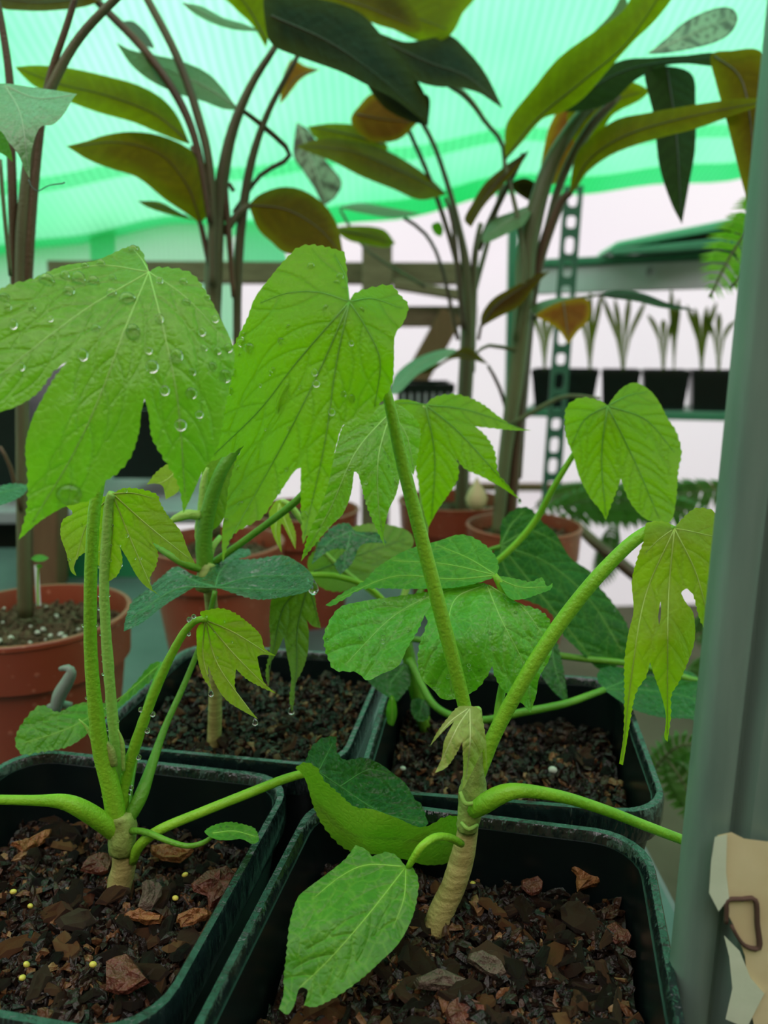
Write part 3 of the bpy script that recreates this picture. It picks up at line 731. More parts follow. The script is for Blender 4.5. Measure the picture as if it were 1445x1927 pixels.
odd_chip(286, 1678, .083, .011, .008, M['chip_grey'], 'pale grey upright flake beside the front left stem', 1.5, .7, 'stone_flake')
odd_chip(184, 1628, .082, .010, .008, M['chip_red'], 'dull red chip left of the front left stem', .2, .4)
odd_chip(265, 1722, .081, .012, .004, M['chip_orange'], 'narrow orange bark sliver in front of the front left stem', -.1)
odd_chip(365, 1727, .082, .012, .004, M['chip_orange'], 'narrow orange bark sliver below the rust red chip', .4)
odd_chip(1110, 1650, .086, .013, .007, M['chip_orange'], 'tilted orange-brown bark chip near back wall of front right pot', .35, .5)
odd_chip(1160, 1755, .084, .008, .007, M['chip_red'], 'deep red bark chip near right wall of front right pot', .3)
odd_chip(1000, 1665, .085, .007, .006, M['chip_red'], 'small red chip behind the front right soil centre', .3)
odd_chip(920, 1815, .084, .011, .005, M['chip_grey'], 'pinkish grey bark flake in the middle of front right pot', -.5, .3)
odd_chip(830, 1845, .084, .013, .006, M['chip_grey'], 'pale tan bark flake below the front right stem', .2, .2)
odd_chip(60, 1582, .082, .014, .004, M['chip_orange'], 'pale tan sliver near the back left of front left pot', .9)
odd_chip(320, 1600, .083, .016, .006, M['chip_orange'], 'brown bark strip behind the front left stem', -.2)
odd_chip(870, 1905, .084, .011, .009, M['chip_red'], 'reddish chip at the bottom edge of front right pot', .2)
odd_chip(235, 1838, .083, .013, .008, M['chip_red'], 'pinkish brown chip low in the front left pot', -.7, .3)
PERM = mesh('bead', sv_, sf_); PERM.polygons.foreach_set('use_smooth', [True]*len(PERM.polygons))
def bead(name, p, sz, mat, label, cat, group):
    me = PERM if False else PERM.copy(); me.materials.clear(); me.materials.append(mat)
    o = bpy.data.objects.new(name, me); C.objects.link(o); o.location = p; o.scale = (sz, sz*.8, sz*.7); o.rotation_euler = (RS.uniform(0,1), RS.uniform(0,1), RS.uniform(0,6)); return tag(o, label, cat, group)
bead('perlite_bead', PZ(1040, 1449, .084), .0018, M['perlite'], 'round white perlite bead in second-row right pot', 'perlite', None)
bead('perlite_bead', PZ(758, 1446, .084), .0012, M['perlite'], 'tiny white perlite crumb left of pale unfolding leaf', 'perlite', None)
for x, y in ((348,1646),(330,1690),(175,1815),(50,1815),(42,1840),(57,1705),(25,1678),(890,1663)):
    bead('fertiliser_grain', PZ(x, y, .0835), .0010, M['grain'], 'tiny yellow fertiliser grain on the bark soil', 'grain', 'yellow grains on the front soil')

# ------------------------------------------------------------------ round terracotta-coloured pots
def round_pot(cx, cy, r, h, label, soil=True, z0=0.0, perl=0):
    o = root('terracotta_pot', (cx, cy, z0), label, 'plant pot', 'round terracotta pots'); N = 40
    def ring(rr, z): return [(cx+rr*math.cos(2*math.pi*k/N), cy+rr*math.sin(2*math.pi*k/N), z0+z) for k in range(N)]
    loft('pot_wall', [ring(r*.70, 0), ring(r*.90, h*.74), ring(r*.90, h*.8), ring(r*.88, h*.8), ring(r*.68, .004)], M['terracotta'], o, True)
    loft('rim', [ring(r*.90, h*.75), ring(r*.955, h*.74), ring(r*.985, h*.97), ring(r, h*.975), ring(r, h*.995), ring(r*.99, h), ring(r*.95, h), ring(r*.935, h*.97), ring(r*.90, h*.76)], M['terracotta'], o)
    if soil:
        v = []; f = []; n = 24; mm = 14
        for j in range(mm+1):
            for k in range(n):
                rr = r*.92*j/mm; a = 2*math.pi*k/n; v.append((cx+rr*math.cos(a), cy+rr*math.sin(a), z0+h*.86+RS.uniform(-.0025, .0035)+.004*(1-j/mm)))
        for j in range(mm):
            for k in range(n): f.append((j*n+k, j*n+(k+1) % n, (j+1)*n+(k+1) % n, (j+1)*n+k))
        for _ in range(500 if perl else 150):
            sv, sf = SHAPES[RS.randrange(24)]; rr = r*.88*math.sqrt(RS.random()); a = RS.uniform(0, 6.28); b = len(v); sc = RS.uniform(.003, .008)
            m = Euler((RS.gauss(0, .6), RS.gauss(0, .6), RS.uniform(0, 6.28))).to_matrix()
            for p in sv: q = m @ (Vector(p)*sc); v.append((cx+rr*math.cos(a)+q.x, cy+rr*math.sin(a)+q.y, z0+h*.86+.004+q.z))
            f += [tuple(b+k for k in q) for q in sf]
        so = obj('potting_soil', v, f, M['soil_loam'], None, False)
        tag(so, 'crumbly brown soil in the ' + label, 'soil', None, 'stuff')
        for _ in range(perl):
            rr = r*.85*math.sqrt(RS.random()); a = RS.uniform(3.3, 6.1) if RS.random() < .7 else RS.uniform(0, 6.28)
            bead('perlite_bead', (cx+rr*math.cos(a), cy+rr*math.sin(a), z0+h*.86+.006), RS.uniform(.0007, .0017), M['perlite'], 'white perlite bead on the soil of the large left terracotta pot', 'perlite', 'perlite beads in the left terracotta pot')
    return o
lc = PZ(62, 1152, .10); round_pot(lc.x, lc.y, .051, .10, 'large terracotta pot at the left edge, dotted with water', perl=34)
TP = [('terracotta pot behind the dark wet leaf, left of centre', 405, .545, .050), ('terracotta pot behind the hanging lobed leaves, centre', 570, .66, .05), ('terracotta pot under the middle tall stems', 850, .70, .05), ('terracotta pot under the thick right stems', 985, .60, .046)]
PC = []
for lb, x, Y, r in TP:
    X = float(P(x, 1000, Y).x); round_pot(X, Y, r, .10, lb); PC.append((X, Y))
clip = root('plastic_clip', P(118, 1332, .29), 'pale grey hooked plastic clip in front of the left terracotta pot', 'clip')
stalk('hook', clip, [(104,1336,.285,22),(112,1308,.285,26),(126,1284,.285,24),(134,1266,.285,20),(128,1257,.285,14),(112,1259,.285,8)], M['clip'], 6, seg=8)
stalk('foot', clip, [(92,1332,.29,14),(112,1326,.288,18),(134,1328,.29,14)], M['clip'], 6, seg=8)
# seedling and white stick label in the left pot
ss = root('tiny_sprout', P(72, 1135, .36), 'tiny green sprout in the left terracotta pot', 'seedling')
stalk('stalk', ss, [(72,1140,.36,4),(71,1100,.36,4),(72,1062,.36,4)], M['petiole'], 8, seg=6)
leaf(ss, [(58,1052,1),(66,1045),(80,1044),(92,1050,1),(82,1056),(68,1057)], [], [(58,1052,.358),(92,1050,.358),(75,1044,.364)], 'fresh', None, 5, tubes=False)
leaf(ss, [(66,1066,1),(74,1061),(80,1066,1),(74,1069)], [], [(66,1066,.358),(80,1066,.358),(75,1061,.36)], 'fresh', None, 5, tubes=False)
lab = obj('stick_label', [P(64,1064,.375), P(73,1062,.375), P(77,1140,.375), P(69,1141,.375)] + [P(64,1064,.3762), P(73,1062,.3762), P(77,1140,.3762), P(69,1141,.3762)], [(3,2,1,0),(4,5,6,7),(0,1,5,4),(1,2,6,5),(2,3,7,6),(3,0,4,7)], M['shoot_white'])
tag(lab, 'white stick label beside the tiny sprout', 'plant label')
bl = root('flower_bulb', P(896, 958, .60), 'cream pointed bulb standing on a terracotta pot', 'bulb')
rings = []
for z, r in ((0,.004),(.003,.0075),(.009,.0088),(.015,.0065),(.02,.003),(.025,.0008)):
    p = P(896, 958, .60); rings.append([(p.x+r*math.cos(2*math.pi*k/16), p.y+r*math.sin(2*math.pi*k/16), p.z+z) for k in range(16)])
loft('bulb_body', rings, M['bulb'], bl, True)
stalk('sprout_tip', bl, [(896,905,.6,3),(897,898,.6,2)], M['petiole_pale'], 4, seg=6)
# ------------------------------------------------------------------ plant in the front left pot
GP = 'young lobed-leaf plants in square pots'
b = PZ(222, 1682, .076); YL = b.y
pl = root('lobed_plant', b, 'young lobed-leaf plant in front left pot, bearing the largest wet leaf', 'plant', GP)
stalk('stem', pl, [(220,1700,YL,42),(226,1660,YL,46),(234,1625,YL,44),(232,1590,YL,42),(234,1560,YL,44)], M['bark'], 6, .06, 14)
stalk('stem_node', pl, [(228,1602,YL-.001,46),(230,1580,YL-.001,50),(232,1555,YL,50),(228,1530,YL,40)], M['node'], 6, .08, 14)
stalk('petiole', pl, [(222,1555,YL,40),(208,1480,YL,36),(188,1400,YL,32),(172,1250,YL-.002,25),(170,1120,YL-.004,24),(176,980,YL-.004,23),(188,900,YL-.002,21),(218,740,YL+.004,19),(256,600,YL+.003,16),(279,520,YL-.009,12)], M['petiole'], 14, .05)
stalk('petiole', pl, [(226,1530,YL+.003,22),(220,1440,YL+.006,20),(206,1280,YL+.008,20),(196,1110,YL+.010,19),(204,960,YL+.012,18),(211,929,YL+.011,16)], M['petiole_pale'], 12, .12)
stalk('petiole', pl, [(228,1550,YL+.002,22),(236,1470,YL+.004,22),(262,1380,YL+.004,21),(300,1280,YL+.004,18),(340,1200,YL+.004,15),(368,1168,YL+.003,13),(388,1166,YL,11)], M['petiole'], 10, .1)
stalk('petiole', pl, [(238,1548,YL,24),(264,1500,YL+.004,26),(282,1450,YL+.01,20),(310,1370,YL+.02,13),(350,1280,YL+.03,11),(385,1190,YL+.036,10),(405,1112,YL+.038,10)], M['petiole_dark'], 10)
stalk('petiole', pl, [(222,1570,YL,34),(190,1545,YL-.004,36),(150,1520,YL-.008,34),(115,1508,YL-.010,28),(60,1506,YL-.014,20),(-60,1504,YL-.02,18)], M['petiole'], 8)
stalk('petiole', pl, [(250,1622,YL-.002,16),(262,1592,YL-.004,20),(300,1562,YL-.004,19),(380,1528,YL-.002,18),(470,1492,YL+.002,18),(530,1468,YL+.003,17),(572,1455,YL+.002,16)], M['petiole'], 10)
stalk('petiole', pl, [(246,1563,YL-.002,13),(275,1566,YL-.006,12),(315,1582,YL-.010,11),(352,1592,YL-.012,10),(382,1586,YL-.012,10),(402,1572,YL-.012,8)], M['petiole_dark'], 8)
stalk('stipule', pl, [(196,1418,YL+.002,10),(178,1395,YL+.002,10),(164,1370,YL+.002,7),(148,1353,YL+.002,2)], M['petiole_pale'], 6)
stalk('stipule', pl, [(232,1450,YL+.002,8),(230,1400,YL+.002,9),(222,1372,YL+.002,2)], M['petiole_pale'], 6)
stalk('shoot', pl, [(214,1440,YL,16),(208,1410,YL,15),(200,1396,YL,6)], M['node'], 6, .2)
L1 = leaf(pl, [(280,512,1),(300,503),(355,512),(385,545),(415,600),(438,650),(440,690),(425,760),(415,820),(400,860),(380,890),(362,930),(345,966,1),(338,920),(325,890),(300,850),(285,820),(280,780),(272,750,1),(265,780),(262,810),(250,850),(235,875),(215,895),(200,905),(170,940),(130,950),(100,965),(70,985),(35,1016,1),(50,960),(52,900),(48,840),(60,790),(80,750),(100,715),(126,680,1),(100,700),(70,740),(30,765),(0,775),(-70,798),(-130,800,1),(-110,700),(-70,610),(0,545),(60,525),(120,500),(180,490),(240,465),(263,468),(276,498)],
  [[(280,512),(235,620),(190,740),(140,850),(60,985)], [(280,512),(150,590),(0,705),(-110,790)], [(280,512),(310,630),(335,760),(348,930)], [(280,512),(180,500),(60,530)], [(280,512),(350,560),(425,640)], [(280,512),(268,490),(252,470)]],
  [(280,512,.183),(35,1016,.160),(345,966,.168),(-130,800,.152),(440,670,.174),(60,525,.176),(250,465,.196),(190,740,.164),(330,760,.166),(0,650,.164)], 'lime', (3.4,17), 5.5, label='largest lobed leaf, bright green and beaded with water')
beads(L1, [(88,528,26),(130,547,19),(148,526,22),(122,518,15),(176,529,18),(251,470,15),(240,562,26),(210,552,16),(250,625,24),(156,668,17),(286,690,22),(350,570,15),(360,740,20),(332,670,22),(424,708,20),(340,800,20),(310,735,16),(180,617,14),(25,610,14),(60,580,12),(380,625,13),(300,600,14),(384,655,12),(400,690,14),(95,600,10),(40,690,12),(130,930,42),(345,530,13),(300,528,12),(212,523,11),(280,660,12),(362,700,12),(375,780,14),(410,660,12)])
for x, y, s in ((8,560,18),(15,578,12),(160,500,12),(190,497,14),(390,560,10),(405,600,12),(430,655,14)): beads(L1, [(x, y, s)])
L3 = leaf(pl, [(212,929,1),(233,919),(266,921),(295,931),(301,946),(316,971),(340,1000),(353,1033),(367,1060,1),(340,1054),(320,1037),(286,1020,1),(297,1041),(293,1066),(282,1087),(286,1108),(303,1122,1),(274,1103),(257,1083),(241,1054),(226,1029,1),(230,1058),(220,1083),(203,1095,1),(187,1066),(166,1037,1),(149,1047),(139,1066),(144,1084,1),(133,1074),(125,1041),(114,1008),(118,979),(137,966),(124,952,1),(150,941),(179,939)],
  [[(212,929),(280,990),(355,1050)], [(212,929),(240,1000),(285,1105)], [(212,929),(212,1000),(204,1085)], [(212,929),(165,985),(138,1070)], [(212,929),(250,928),(290,938)]],
  [(212,929,YL+.011),(367,1060,YL),(290,1115,YL-.002),(144,1084,YL+.012),(203,1095,YL+.010),(300,935,YL+.015),(118,985,YL+.022)], 'yellow', (2.6,11), 5, label='yellow-green lobed leaf behind the two pale petioles')
scatter_beads(L3, 10, 4, 7)
L4 = leaf(pl, [(386,1166,1),(376,1153),(392,1148),(415,1145),(440,1153),(469,1174),(490,1195),(498,1220),(519,1234,1),(494,1232),(484,1236,1),(490,1265),(498,1286),(519,1305,1),(494,1294),(465,1278),(444,1259,1),(442,1294),(457,1319),(485,1353,1),(461,1340),(428,1319),(407,1290),(392,1253,1),(392,1274),(399,1299,1),(382,1274),(372,1240),(370,1207),(371,1182)],
  [[(386,1166),(440,1190),(505,1230)], [(386,1166),(440,1230),(505,1296)], [(386,1166),(410,1250),(475,1343)], [(386,1166),(382,1230),(394,1285)]],
  [(386,1166,YL),(519,1234,YL-.008),(519,1305,YL-.010),(485,1353,YL-.012),(396,1290,YL-.002),(440,1150,YL+.004),(371,1200,YL+.004)], 'yellow', (2.6,10), 4.5, quilt=.7, label='small drooping yellow-green leaf with drip tips')
drop(L4[0], 480, 1360, L4[1](485,1350), 11, 13, True); drop(L4[0], 397, 1306, L4[1](399,1297), 10, 12, True); scatter_beads(L4, 6, 4, 6)
L5 = leaf(pl, [(233,1188,1),(236,1166),(249,1132),(274,1112),(307,1083),(332,1066),(361,1080),(385,1085),(400,1060),(419,1040),(465,1033),(470,1045),(448,1052),(482,1052),(531,1045),(561,1058),(581,1074),(590,1092),(579,1112),(540,1122),(490,1128),(457,1122),(415,1108,1),(374,1103),(340,1120),(307,1141),(270,1170),(248,1182)],
  [[(405,1106),(480,1085),(575,1085)], [(405,1106),(330,1110),(245,1165)], [(405,1106),(415,1075),(450,1042)], [(405,1106),(500,1110),(570,1110)], [(405,1106),(360,1090),(330,1075)]],
  [(405,1106,YL+.038),(580,1090,YL+.035),(240,1175,YL+.028),(460,1036,YL+.085),(332,1066,YL+.07),(531,1045,YL+.065),(490,1128,YL+.03)], 'wet', (2.4,12), 5, ang=40, label='dark green wet leaf lying nearly flat')
scatter_beads(L5, 16, 4, 9)
drop(L5[0], 590, 1108, L5[1](585,1090), 20, 24, True)
L6 = leaf(pl, [(29,1394),(42,1361),(75,1328),(108,1340),(137,1328),(166,1321),(216,1323),(233,1307),(257,1282),(286,1249),(310,1246,1),(291,1274),(262,1299),(224,1332),(187,1357),(158,1386),(125,1406),(75,1415),(42,1419)],
  [[(300,1252),(220,1318),(130,1370),(40,1400)]], [(29,1394,.247),(75,1328,.256),(75,1415,.246),(216,1323,.266),(310,1246,.288),(158,1386,.250)], 'fresh', (3,14), 6, label='drooping green leaf between terracotta pot and front left pot')
stalk('petiole', pl, [(234,1560,YL+.004,14),(250,1450,YL+.02,12),(275,1330,.262,10),(305,1248,.288,8)], M['petiole_dark'], 12)
L17i = leaf(pl, [(574,1433,1),(588,1404),(610,1388),(633,1386,1),(633,1412),(644,1428),(656,1430),(685,1426),(714,1437),(739,1455),(764,1476),(779,1502),(793,1516),(806,1550,1),(786,1562),(732,1552),(660,1530),(617,1495),(592,1455)],
  [[(574,1436),(640,1480),(720,1530),(800,1548)], [(640,1480),(690,1450),(730,1455)], [(600,1450),(615,1420),(628,1395)]], [(574,1433,YL+.004),(625,1388,YL+.016),(740,1455,YL+.012),(806,1550,YL-.006),(660,1530,YL-.002),(690,1470,YL+.012)], 'deep', (3.2,16), 5.5, label='curled leaf, dark glossy upper side')
L17o = leaf(L17i[0], [(556,1446),(574,1435),(595,1444),(610,1469),(635,1491),(667,1518),(700,1523),(746,1539),(786,1556),(811,1552),(833,1539),(858,1536),(861,1552),(858,1590),(851,1620),(804,1628),(761,1617),(696,1606),(653,1599),(617,1566),(592,1523),(577,1473),(566,1453)],
  [[(600,1520),(660,1570),(760,1580),(850,1590)]], [(556,1446,YL),(640,1500,YL-.006),(786,1556,YL-.010),(858,1545,YL-.002),(653,1595,YL-.001),(804,1626,YL-.004),(700,1565,YL-.012)], 'under', (3.0,15), 5.5, name='leaf_fold', tubes=False, v2=False, label='pale green underside folded over')
L18 = leaf(pl, [(385,1566),(400,1554),(430,1547),(460,1552),(480,1560),(487,1580),(475,1588),(455,1579),(430,1581),(405,1579)], [[(400,1568),(440,1564),(480,1574)]], [(385,1566,YL-.012),(487,1580,YL-.014),(430,1547,YL-.006),(430,1581,YL-.016)], 'fresh', (2,9), 4.5, label='tiny crinkled leaf close above the soil')
scatter_beads(L18, 4, 4, 7)
for st, n_, lo_, hi_ in ((PT[1], 30, 3, 6), (PT[2], 14, 5, 11), (PT[0], 10, 3, 6)): stalk_drops(pl, st, n_, lo_, hi_)

# ------------------------------------------------------------------ plant in the front right pot
b = PZ(828, 1738, .08); YR = b.y
pr = root('lobed_plant', b, 'young lobed-leaf plant in front right pot with a thick tan curved stem', 'plant', GP)
stalk('stem', pr, [(818,1752,YR-.001,50),(832,1712,YR,47),(852,1670,YR+.001,46),(868,1620,YR+.002,46),(878,1575,YR+.003,40),(882,1540,YR+.003,38)], M['bark'], 6, .04, 16)
stalk('stem_node', pr, [(878,1560,YR+.002,40),(884,1530,YR+.002,44),(888,1505,YR+.003,52),(890,1480,YR+.003,50),(892,1440,YR+.003,36),(890,1390,YR+.004,28)], M['node'], 6, .14, 16)
stalk('stem_scale', pr, [(868,1548,YR-.001,7),(882,1560,YR-.003,8),(898,1552,YR-.001,6)], M['petiole_pale'], 5)
stalk('stem_scale', pr, [(866,1490,YR-.001,7),(876,1512,YR-.003,9),(900,1510,YR-.002,7)], M['petiole_pale'], 5)
stalk('petiole', pr, [(886,1440,YR+.004,22),(880,1360,YR+.003,25),(862,1280,YR+.002,27),(826,1140,YR,28),(790,1000,YR-.001,27),(757,870,YR-.002,25),(728,742,YR-.003,20),(700,660,YR+.001,17),(672,595,YR-.003,14),(658,570,YR-.009,12)], M['petiole'], 14, .03)
stalk('petiole', pr, [(892,1490,YR+.004,20),(912,1430,YR+.004,26),(936,1370,YR+.004,28),(1000,1255,YR+.004,28),(1060,1165,YR+.005,28),(1120,1090,YR+.006,27),(1180,1028,YR+.007,25),(1222,998,YR+.008,22),(1250,992,YR+.007,16),(1270,996,YR+.004,12)], M['petiole'], 14, .03)
stalk('petiole', pr, [(892,1525,YR,30),(912,1512,YR-.004,36),(945,1494,YR-.006,34),(985,1488,YR-.006,26),(1060,1500,YR-.004,22),(1140,1525,YR-.001,20),(1220,1556,YR+.002,19),(1320,1594,YR+.006,18)], M['petiole'], 10)
stalk('petiole', pr, [(868,1588,YR-.002,14),(845,1576,YR-.008,15),(818,1576,YR-.014,15),(794,1592,YR-.017,15),(780,1612,YR-.017,14),(768,1632,YR-.016,11)], M['petiole'], 6)
stalk('petiole', pr, [(898,1460,YR+.006,15),(926,1400,YR+.010,16),(942,1310,YR+.018,16),(960,1220,YR+.024,17),(958,1150,YR+.027,18),(944,1105,YR+.028,17),(930,1082,YR+.029,12)], M['petiole'], 10)
stalk('stipule', pr, [(900,1470,YR+.002,12),(916,1430,YR+.003,14),(930,1390,YR+.003,3)], M['petiole'], 6)
L2 = leaf(pr, [(657,568,1),(668,552),(700,541),(735,537),(752,555),(768,575),(760,605),(743,632),(741,680),(738,720),(722,748),(703,778,1),(690,790),(668,786),(645,803),(635,830),(616,917),(600,960),(587,988),(570,1024,1),(568,990),(566,938),(566,880,1),(553,888),(524,930),(495,971),(475,984),(441,1004),(427,1030),(419,1060,1),(418,1000),(425,959),(431,913),(446,863),(459,838,1),(440,850),(405,866),(380,872,1),(395,800),(405,740),(425,690),(445,640),(465,600),(480,560),(510,520),(540,485),(565,464),(600,462),(648,474,1),(652,505),(655,540)],
  [[(657,568),(560,680),(490,770),(400,858)], [(657,568),(605,690),(530,840),(430,1020)], [(657,568),(632,690),(610,840),(572,1010)], [(657,568),(690,620),(715,680),(705,765)], [(657,568),(600,550),(540,552),(490,570)], [(657,568),(650,520),(630,480)], [(657,568),(700,562),(755,580)]],
  [(657,568,.181),(768,575,.186),(419,1060,.162),(570,1024,.164),(380,872,.192),(600,462,.196),(738,720,.178),(540,700,.180),(600,800,.172),(700,775,.176),(735,540,.194)], 'glow', (3.2,16), 5.5, label='tall bright green lobed leaf glowing in the light')
_d = drop(L2[0], 532, 750, L2[1](532, 750)-.0004, 20, 62, flat=.3); _d.rotation_euler = (0, .35, 0)
scatter_beads(L2, 30, 5, 14); beads(L2, [(470,655,20),(595,722,12),(455,645,14),(640,520,12),(585,500,11)])
L11 = leaf(pr, [(1269,993,1),(1256,983),(1232,981),(1215,988),(1211,1018),(1199,1052),(1189,1094),(1192,1149),(1182,1194),(1175,1246),(1175,1315),(1173,1384),(1165,1437,1),(1172,1440,1),(1184,1367),(1192,1319),(1201,1294),(1215,1274),(1223,1246,1),(1232,1274),(1246,1315),(1253,1350),(1250,1386),(1256,1396,1),(1262,1346),(1263,1308),(1277,1284),(1294,1246),(1307,1204),(1305,1156),(1291,1135),(1282,1116),(1292,1108),(1305,1121),(1312,1149),(1322,1177),(1341,1200,1),(1350,1160),(1362,1100),(1372,1030),(1374,985),(1350,969),(1336,959),(1308,957),(1284,976)],
  [[(1269,995),(1258,1120),(1256,1260),(1256,1380)], [(1269,995),(1215,1120),(1190,1260),(1170,1430)], [(1269,995),(1310,1080),(1338,1185)], [(1269,995),(1300,1000),(1365,1015)], [(1269,995),(1240,1015),(1215,1040)]],
  [(1269,993,YR+.004),(1165,1437,YR-.006),(1253,1390,YR-.008),(1341,1200,YR-.004),(1374,985,YR+.006),(1308,957,YR+.012),(1195,1100,YR+.004),(1256,1200,YR-.010)], 'yellow', (2.4,13), 5.5, holes=[[(1240,1176),(1238,1160),(1241,1140),(1243,1132),(1244,1145),(1243,1165)]], label='hanging yellow-green leaf with long drip tips, half behind the post')
L16 = leaf(pr, [(764,1631,1),(745,1610),(725,1604),(701,1611),(689,1599),(669,1590,1),(649,1617),(613,1646),(577,1673),(559,1692),(545,1739),(539,1797),(534,1840),(534,1869),(525,1899,1),(541,1909),(554,1890),(561,1864),(570,1858),(579,1866),(572,1892,1),(595,1894),(638,1872),(682,1840),(714,1811),(750,1775),(775,1728),(786,1682),(786,1653),(776,1633)],
  [[(764,1631),(690,1725),(620,1805),(560,1862)], [(764,1631),(690,1628),(640,1650),(590,1690)], [(764,1631),(760,1690),(740,1745)]],
  [(764,1631,YR-.016),(669,1590,YR-.010),(525,1899,.146),(595,1894,.147),(786,1682,YR-.022),(545,1739,.160),(660,1750,.158),(714,1811,.154)], 'fresh', (2.2,15), 5.5, step=52, vw=3.6, label='single oval leaf with a bitten tip hanging over the pot soil')
L15 = leaf(pr, [(883,1329),(861,1331),(840,1354),(822,1379),(809,1404,1),(834,1376),(854,1358,1),(836,1394),(831,1426),(818,1455,1),(840,1444),(858,1419),(870,1395,1),(872,1444),(870,1487,1),(887,1455),(903,1422),(911,1408,1),(917,1456,1),(915,1401),(908,1354),(900,1333)],
  [[(884,1334),(860,1370),(825,1445)], [(884,1334),(884,1400),(876,1470)], [(880,1334),(845,1360),(812,1400)]], [(884,1330,YR-.004),(809,1404,YR-.010),(818,1455,YR-.014),(870,1487,YR-.014),(917,1456,YR-.006),(875,1400,YR-.015)], 'pale', (1.6,9), 4.5, quilt=.8, label='small pale unfolding leaf at the shoot tip')
stalk('shoot_tip', pr, [(890,1340,YR-.002,18),(900,1336,YR-.001,14),(904,1350,YR,8)], M['petiole_pale'], 5, .3)
L12 = leaf(pr, [(915,1099),(853,1103),(791,1116),(733,1124),(679,1132),(637,1145),(612,1186),(610,1211),(618,1240),(631,1261),(670,1265),(691,1280),(716,1269),(749,1253),(766,1220),(786,1186),(799,1157,1),(804,1172),(791,1207),(786,1245),(795,1278),(816,1299),(832,1315),(857,1315),(894,1299),(915,1274),(926,1253,1),(932,1274),(948,1299),(973,1315),(998,1341,1),(1009,1307),(1015,1274),(1036,1232),(1036,1174),(1015,1149),(969,1132)],
  [[(915,1099),(830,1115),(740,1160),(650,1250)], [(915,1099),(855,1130),(842,1210),(850,1305)], [(915,1099),(945,1170),(985,1250),(1000,1325)], [(915,1099),(980,1140),(1025,1200)]],
  [(915,1099,YR+.030),(612,1200,YR+.010),(690,1275,YR+.010),(850,1310,YR+.010),(1000,1335,YR+.012),(1036,1190,YR+.020),(733,1124,YR+.034),(842,1210,YR+.012),(969,1190,YR+.016)], 'mid', (3.0,16), 5.5, label='wide glossy wet leaf with three rounded lobes', quilt=.7)
leaf(L12[0], [(612,1139,1),(645,1116),(683,1095),(708,1070),(745,1045),(782,1029),(824,1018),(865,1006),(899,1016),(928,1041),(938,1066),(934,1083,1),(915,1092),(853,1106),(770,1108),(687,1108),(650,1126),(625,1140)],
  [[(934,1083),(850,1090),(740,1085),(630,1130)], [(934,1083),(880,1050),(820,1025)], [(934,1083),(840,1062),(740,1055)]], [(934,1083,YR+.029),(612,1139,YR+.028),(865,1006,YR+.052),(745,1045,YR+.046),(770,1106,YR+.032)], 'fresh', (2.4,14), 5.5, name='leaf_fold')
leaf(L12[0], [(938,1087),(969,1089),(998,1095),(1019,1087),(1029,1103),(1040,1097,1),(1036,1109),(1015,1117),(986,1127),(958,1125)], [[(938,1090),(980,1105),(1030,1104)]], [(938,1087,YR+.029),(1040,1097,YR+.030),(986,1127,YR+.022)], 'fresh', (2.2,10), 5, name='leaf_fold')
scatter_beads(L12, 26, 5, 11)
for x, y in ((660,955),(648,1020)): pass

# ------------------------------------------------------------------ plant in the second-row left pot
b = PZ(403, 1402, .088); YM = b.y
pm = root('lobed_plant', b, 'young lobed-leaf plant in second-row left pot, upright brownish stem', 'plant', GP)
stalk('stem', pm, [(402,1412,YM,26),(404,1360,YM,26),(405,1290,YM,24),(402,1200,YM,23),(396,1120,YM,24),(390,1078,YM,28)], M['bark'], 10, .05)
stalk('stem_node', pm, [(382,1110,YM-.004,30),(388,1085,YM-.004,34),(392,1062,YM-.002,30)], M['node'], 6, .15)
stalk('petiole', pm, [(386,1068,YM-.002,32),(384,1010,YM-.003,30),(396,945,YM-.004,27),(415,890,YM-.004,24),(440,850,YM-.002,22),(480,800,YM,18)], M['petiole_dark'], 8, .05)
stalk('petiole', pm, [(380,1072,YM-.004,14),(350,1062,YM-.008,15),(320,1045,YM-.008,13),(290,1025,YM-.004,11)], M['petiole_dark'], 8)
stalk('petiole', pm, [(392,1060,YM,13),(400,1030,YM,12),(415,1010,YM+.004,10)], M['petiole_pale'], 8, .1)
stalk('shoot', pm, [(378,1040,YM-.003,16),(374,1000,YM-.002,15),(380,950,YM,16),(384,905,YM,14),(390,880,YM,6)], M['petiole_pale'], 8, .2)
stalk('shoot', pm, [(376,970,YM-.004,18),(352,968,YM-.006,20),(330,976,YM-.008,14),(316,985,YM-.008,4)], M['petiole_pale'], 6, .25)
leaf(pm, [(380,880),(410,858),(445,860),(470,850),(455,900),(435,950),(415,985),(398,1000,1),(392,960),(385,915)], [[(440,860),(415,920),(400,990)]], [(380,880,YM+.004),(470,850,YM+.006),(398,1000,YM)], 'olive', (2,10), 5)
leaf(pm, [(276,912,1),(295,888),(320,872),(350,872),(352,895),(335,925),(312,940,1),(306,915),(290,910)], [[(345,875),(310,905),(280,912)]], [(276,912,YM-.01),(352,875,YM+.002),(312,940,YM-.012)], 'yellow', (2.2,10), 5)
L7 = leaf(pm, [(515,1120),(552,1110),(585,1100),(596,1149),(604,1182,1),(588,1178),(577,1166,1),(581,1190),(579,1228),(569,1261),(556,1286),(554,1315),(549,1341,1),(545,1315),(548,1274),(540,1232),(534,1199,1),(521,1228),(506,1253),(507,1275),(505,1293,1),(500,1265),(509,1215),(507,1165)],
  [[(580,1100),(560,1180),(558,1260),(550,1330)], [(580,1100),(535,1140),(515,1220),(504,1280)], [(580,1100),(592,1140),(600,1175)]], [(580,1100,YM-.01),(549,1341,YM-.034),(503,1285,YM-.03),(604,1180,YM-.014),(510,1140,YM-.014)], 'olive', (2.2,10), 5, label='narrow drooping olive leaf with a drop at its tip')
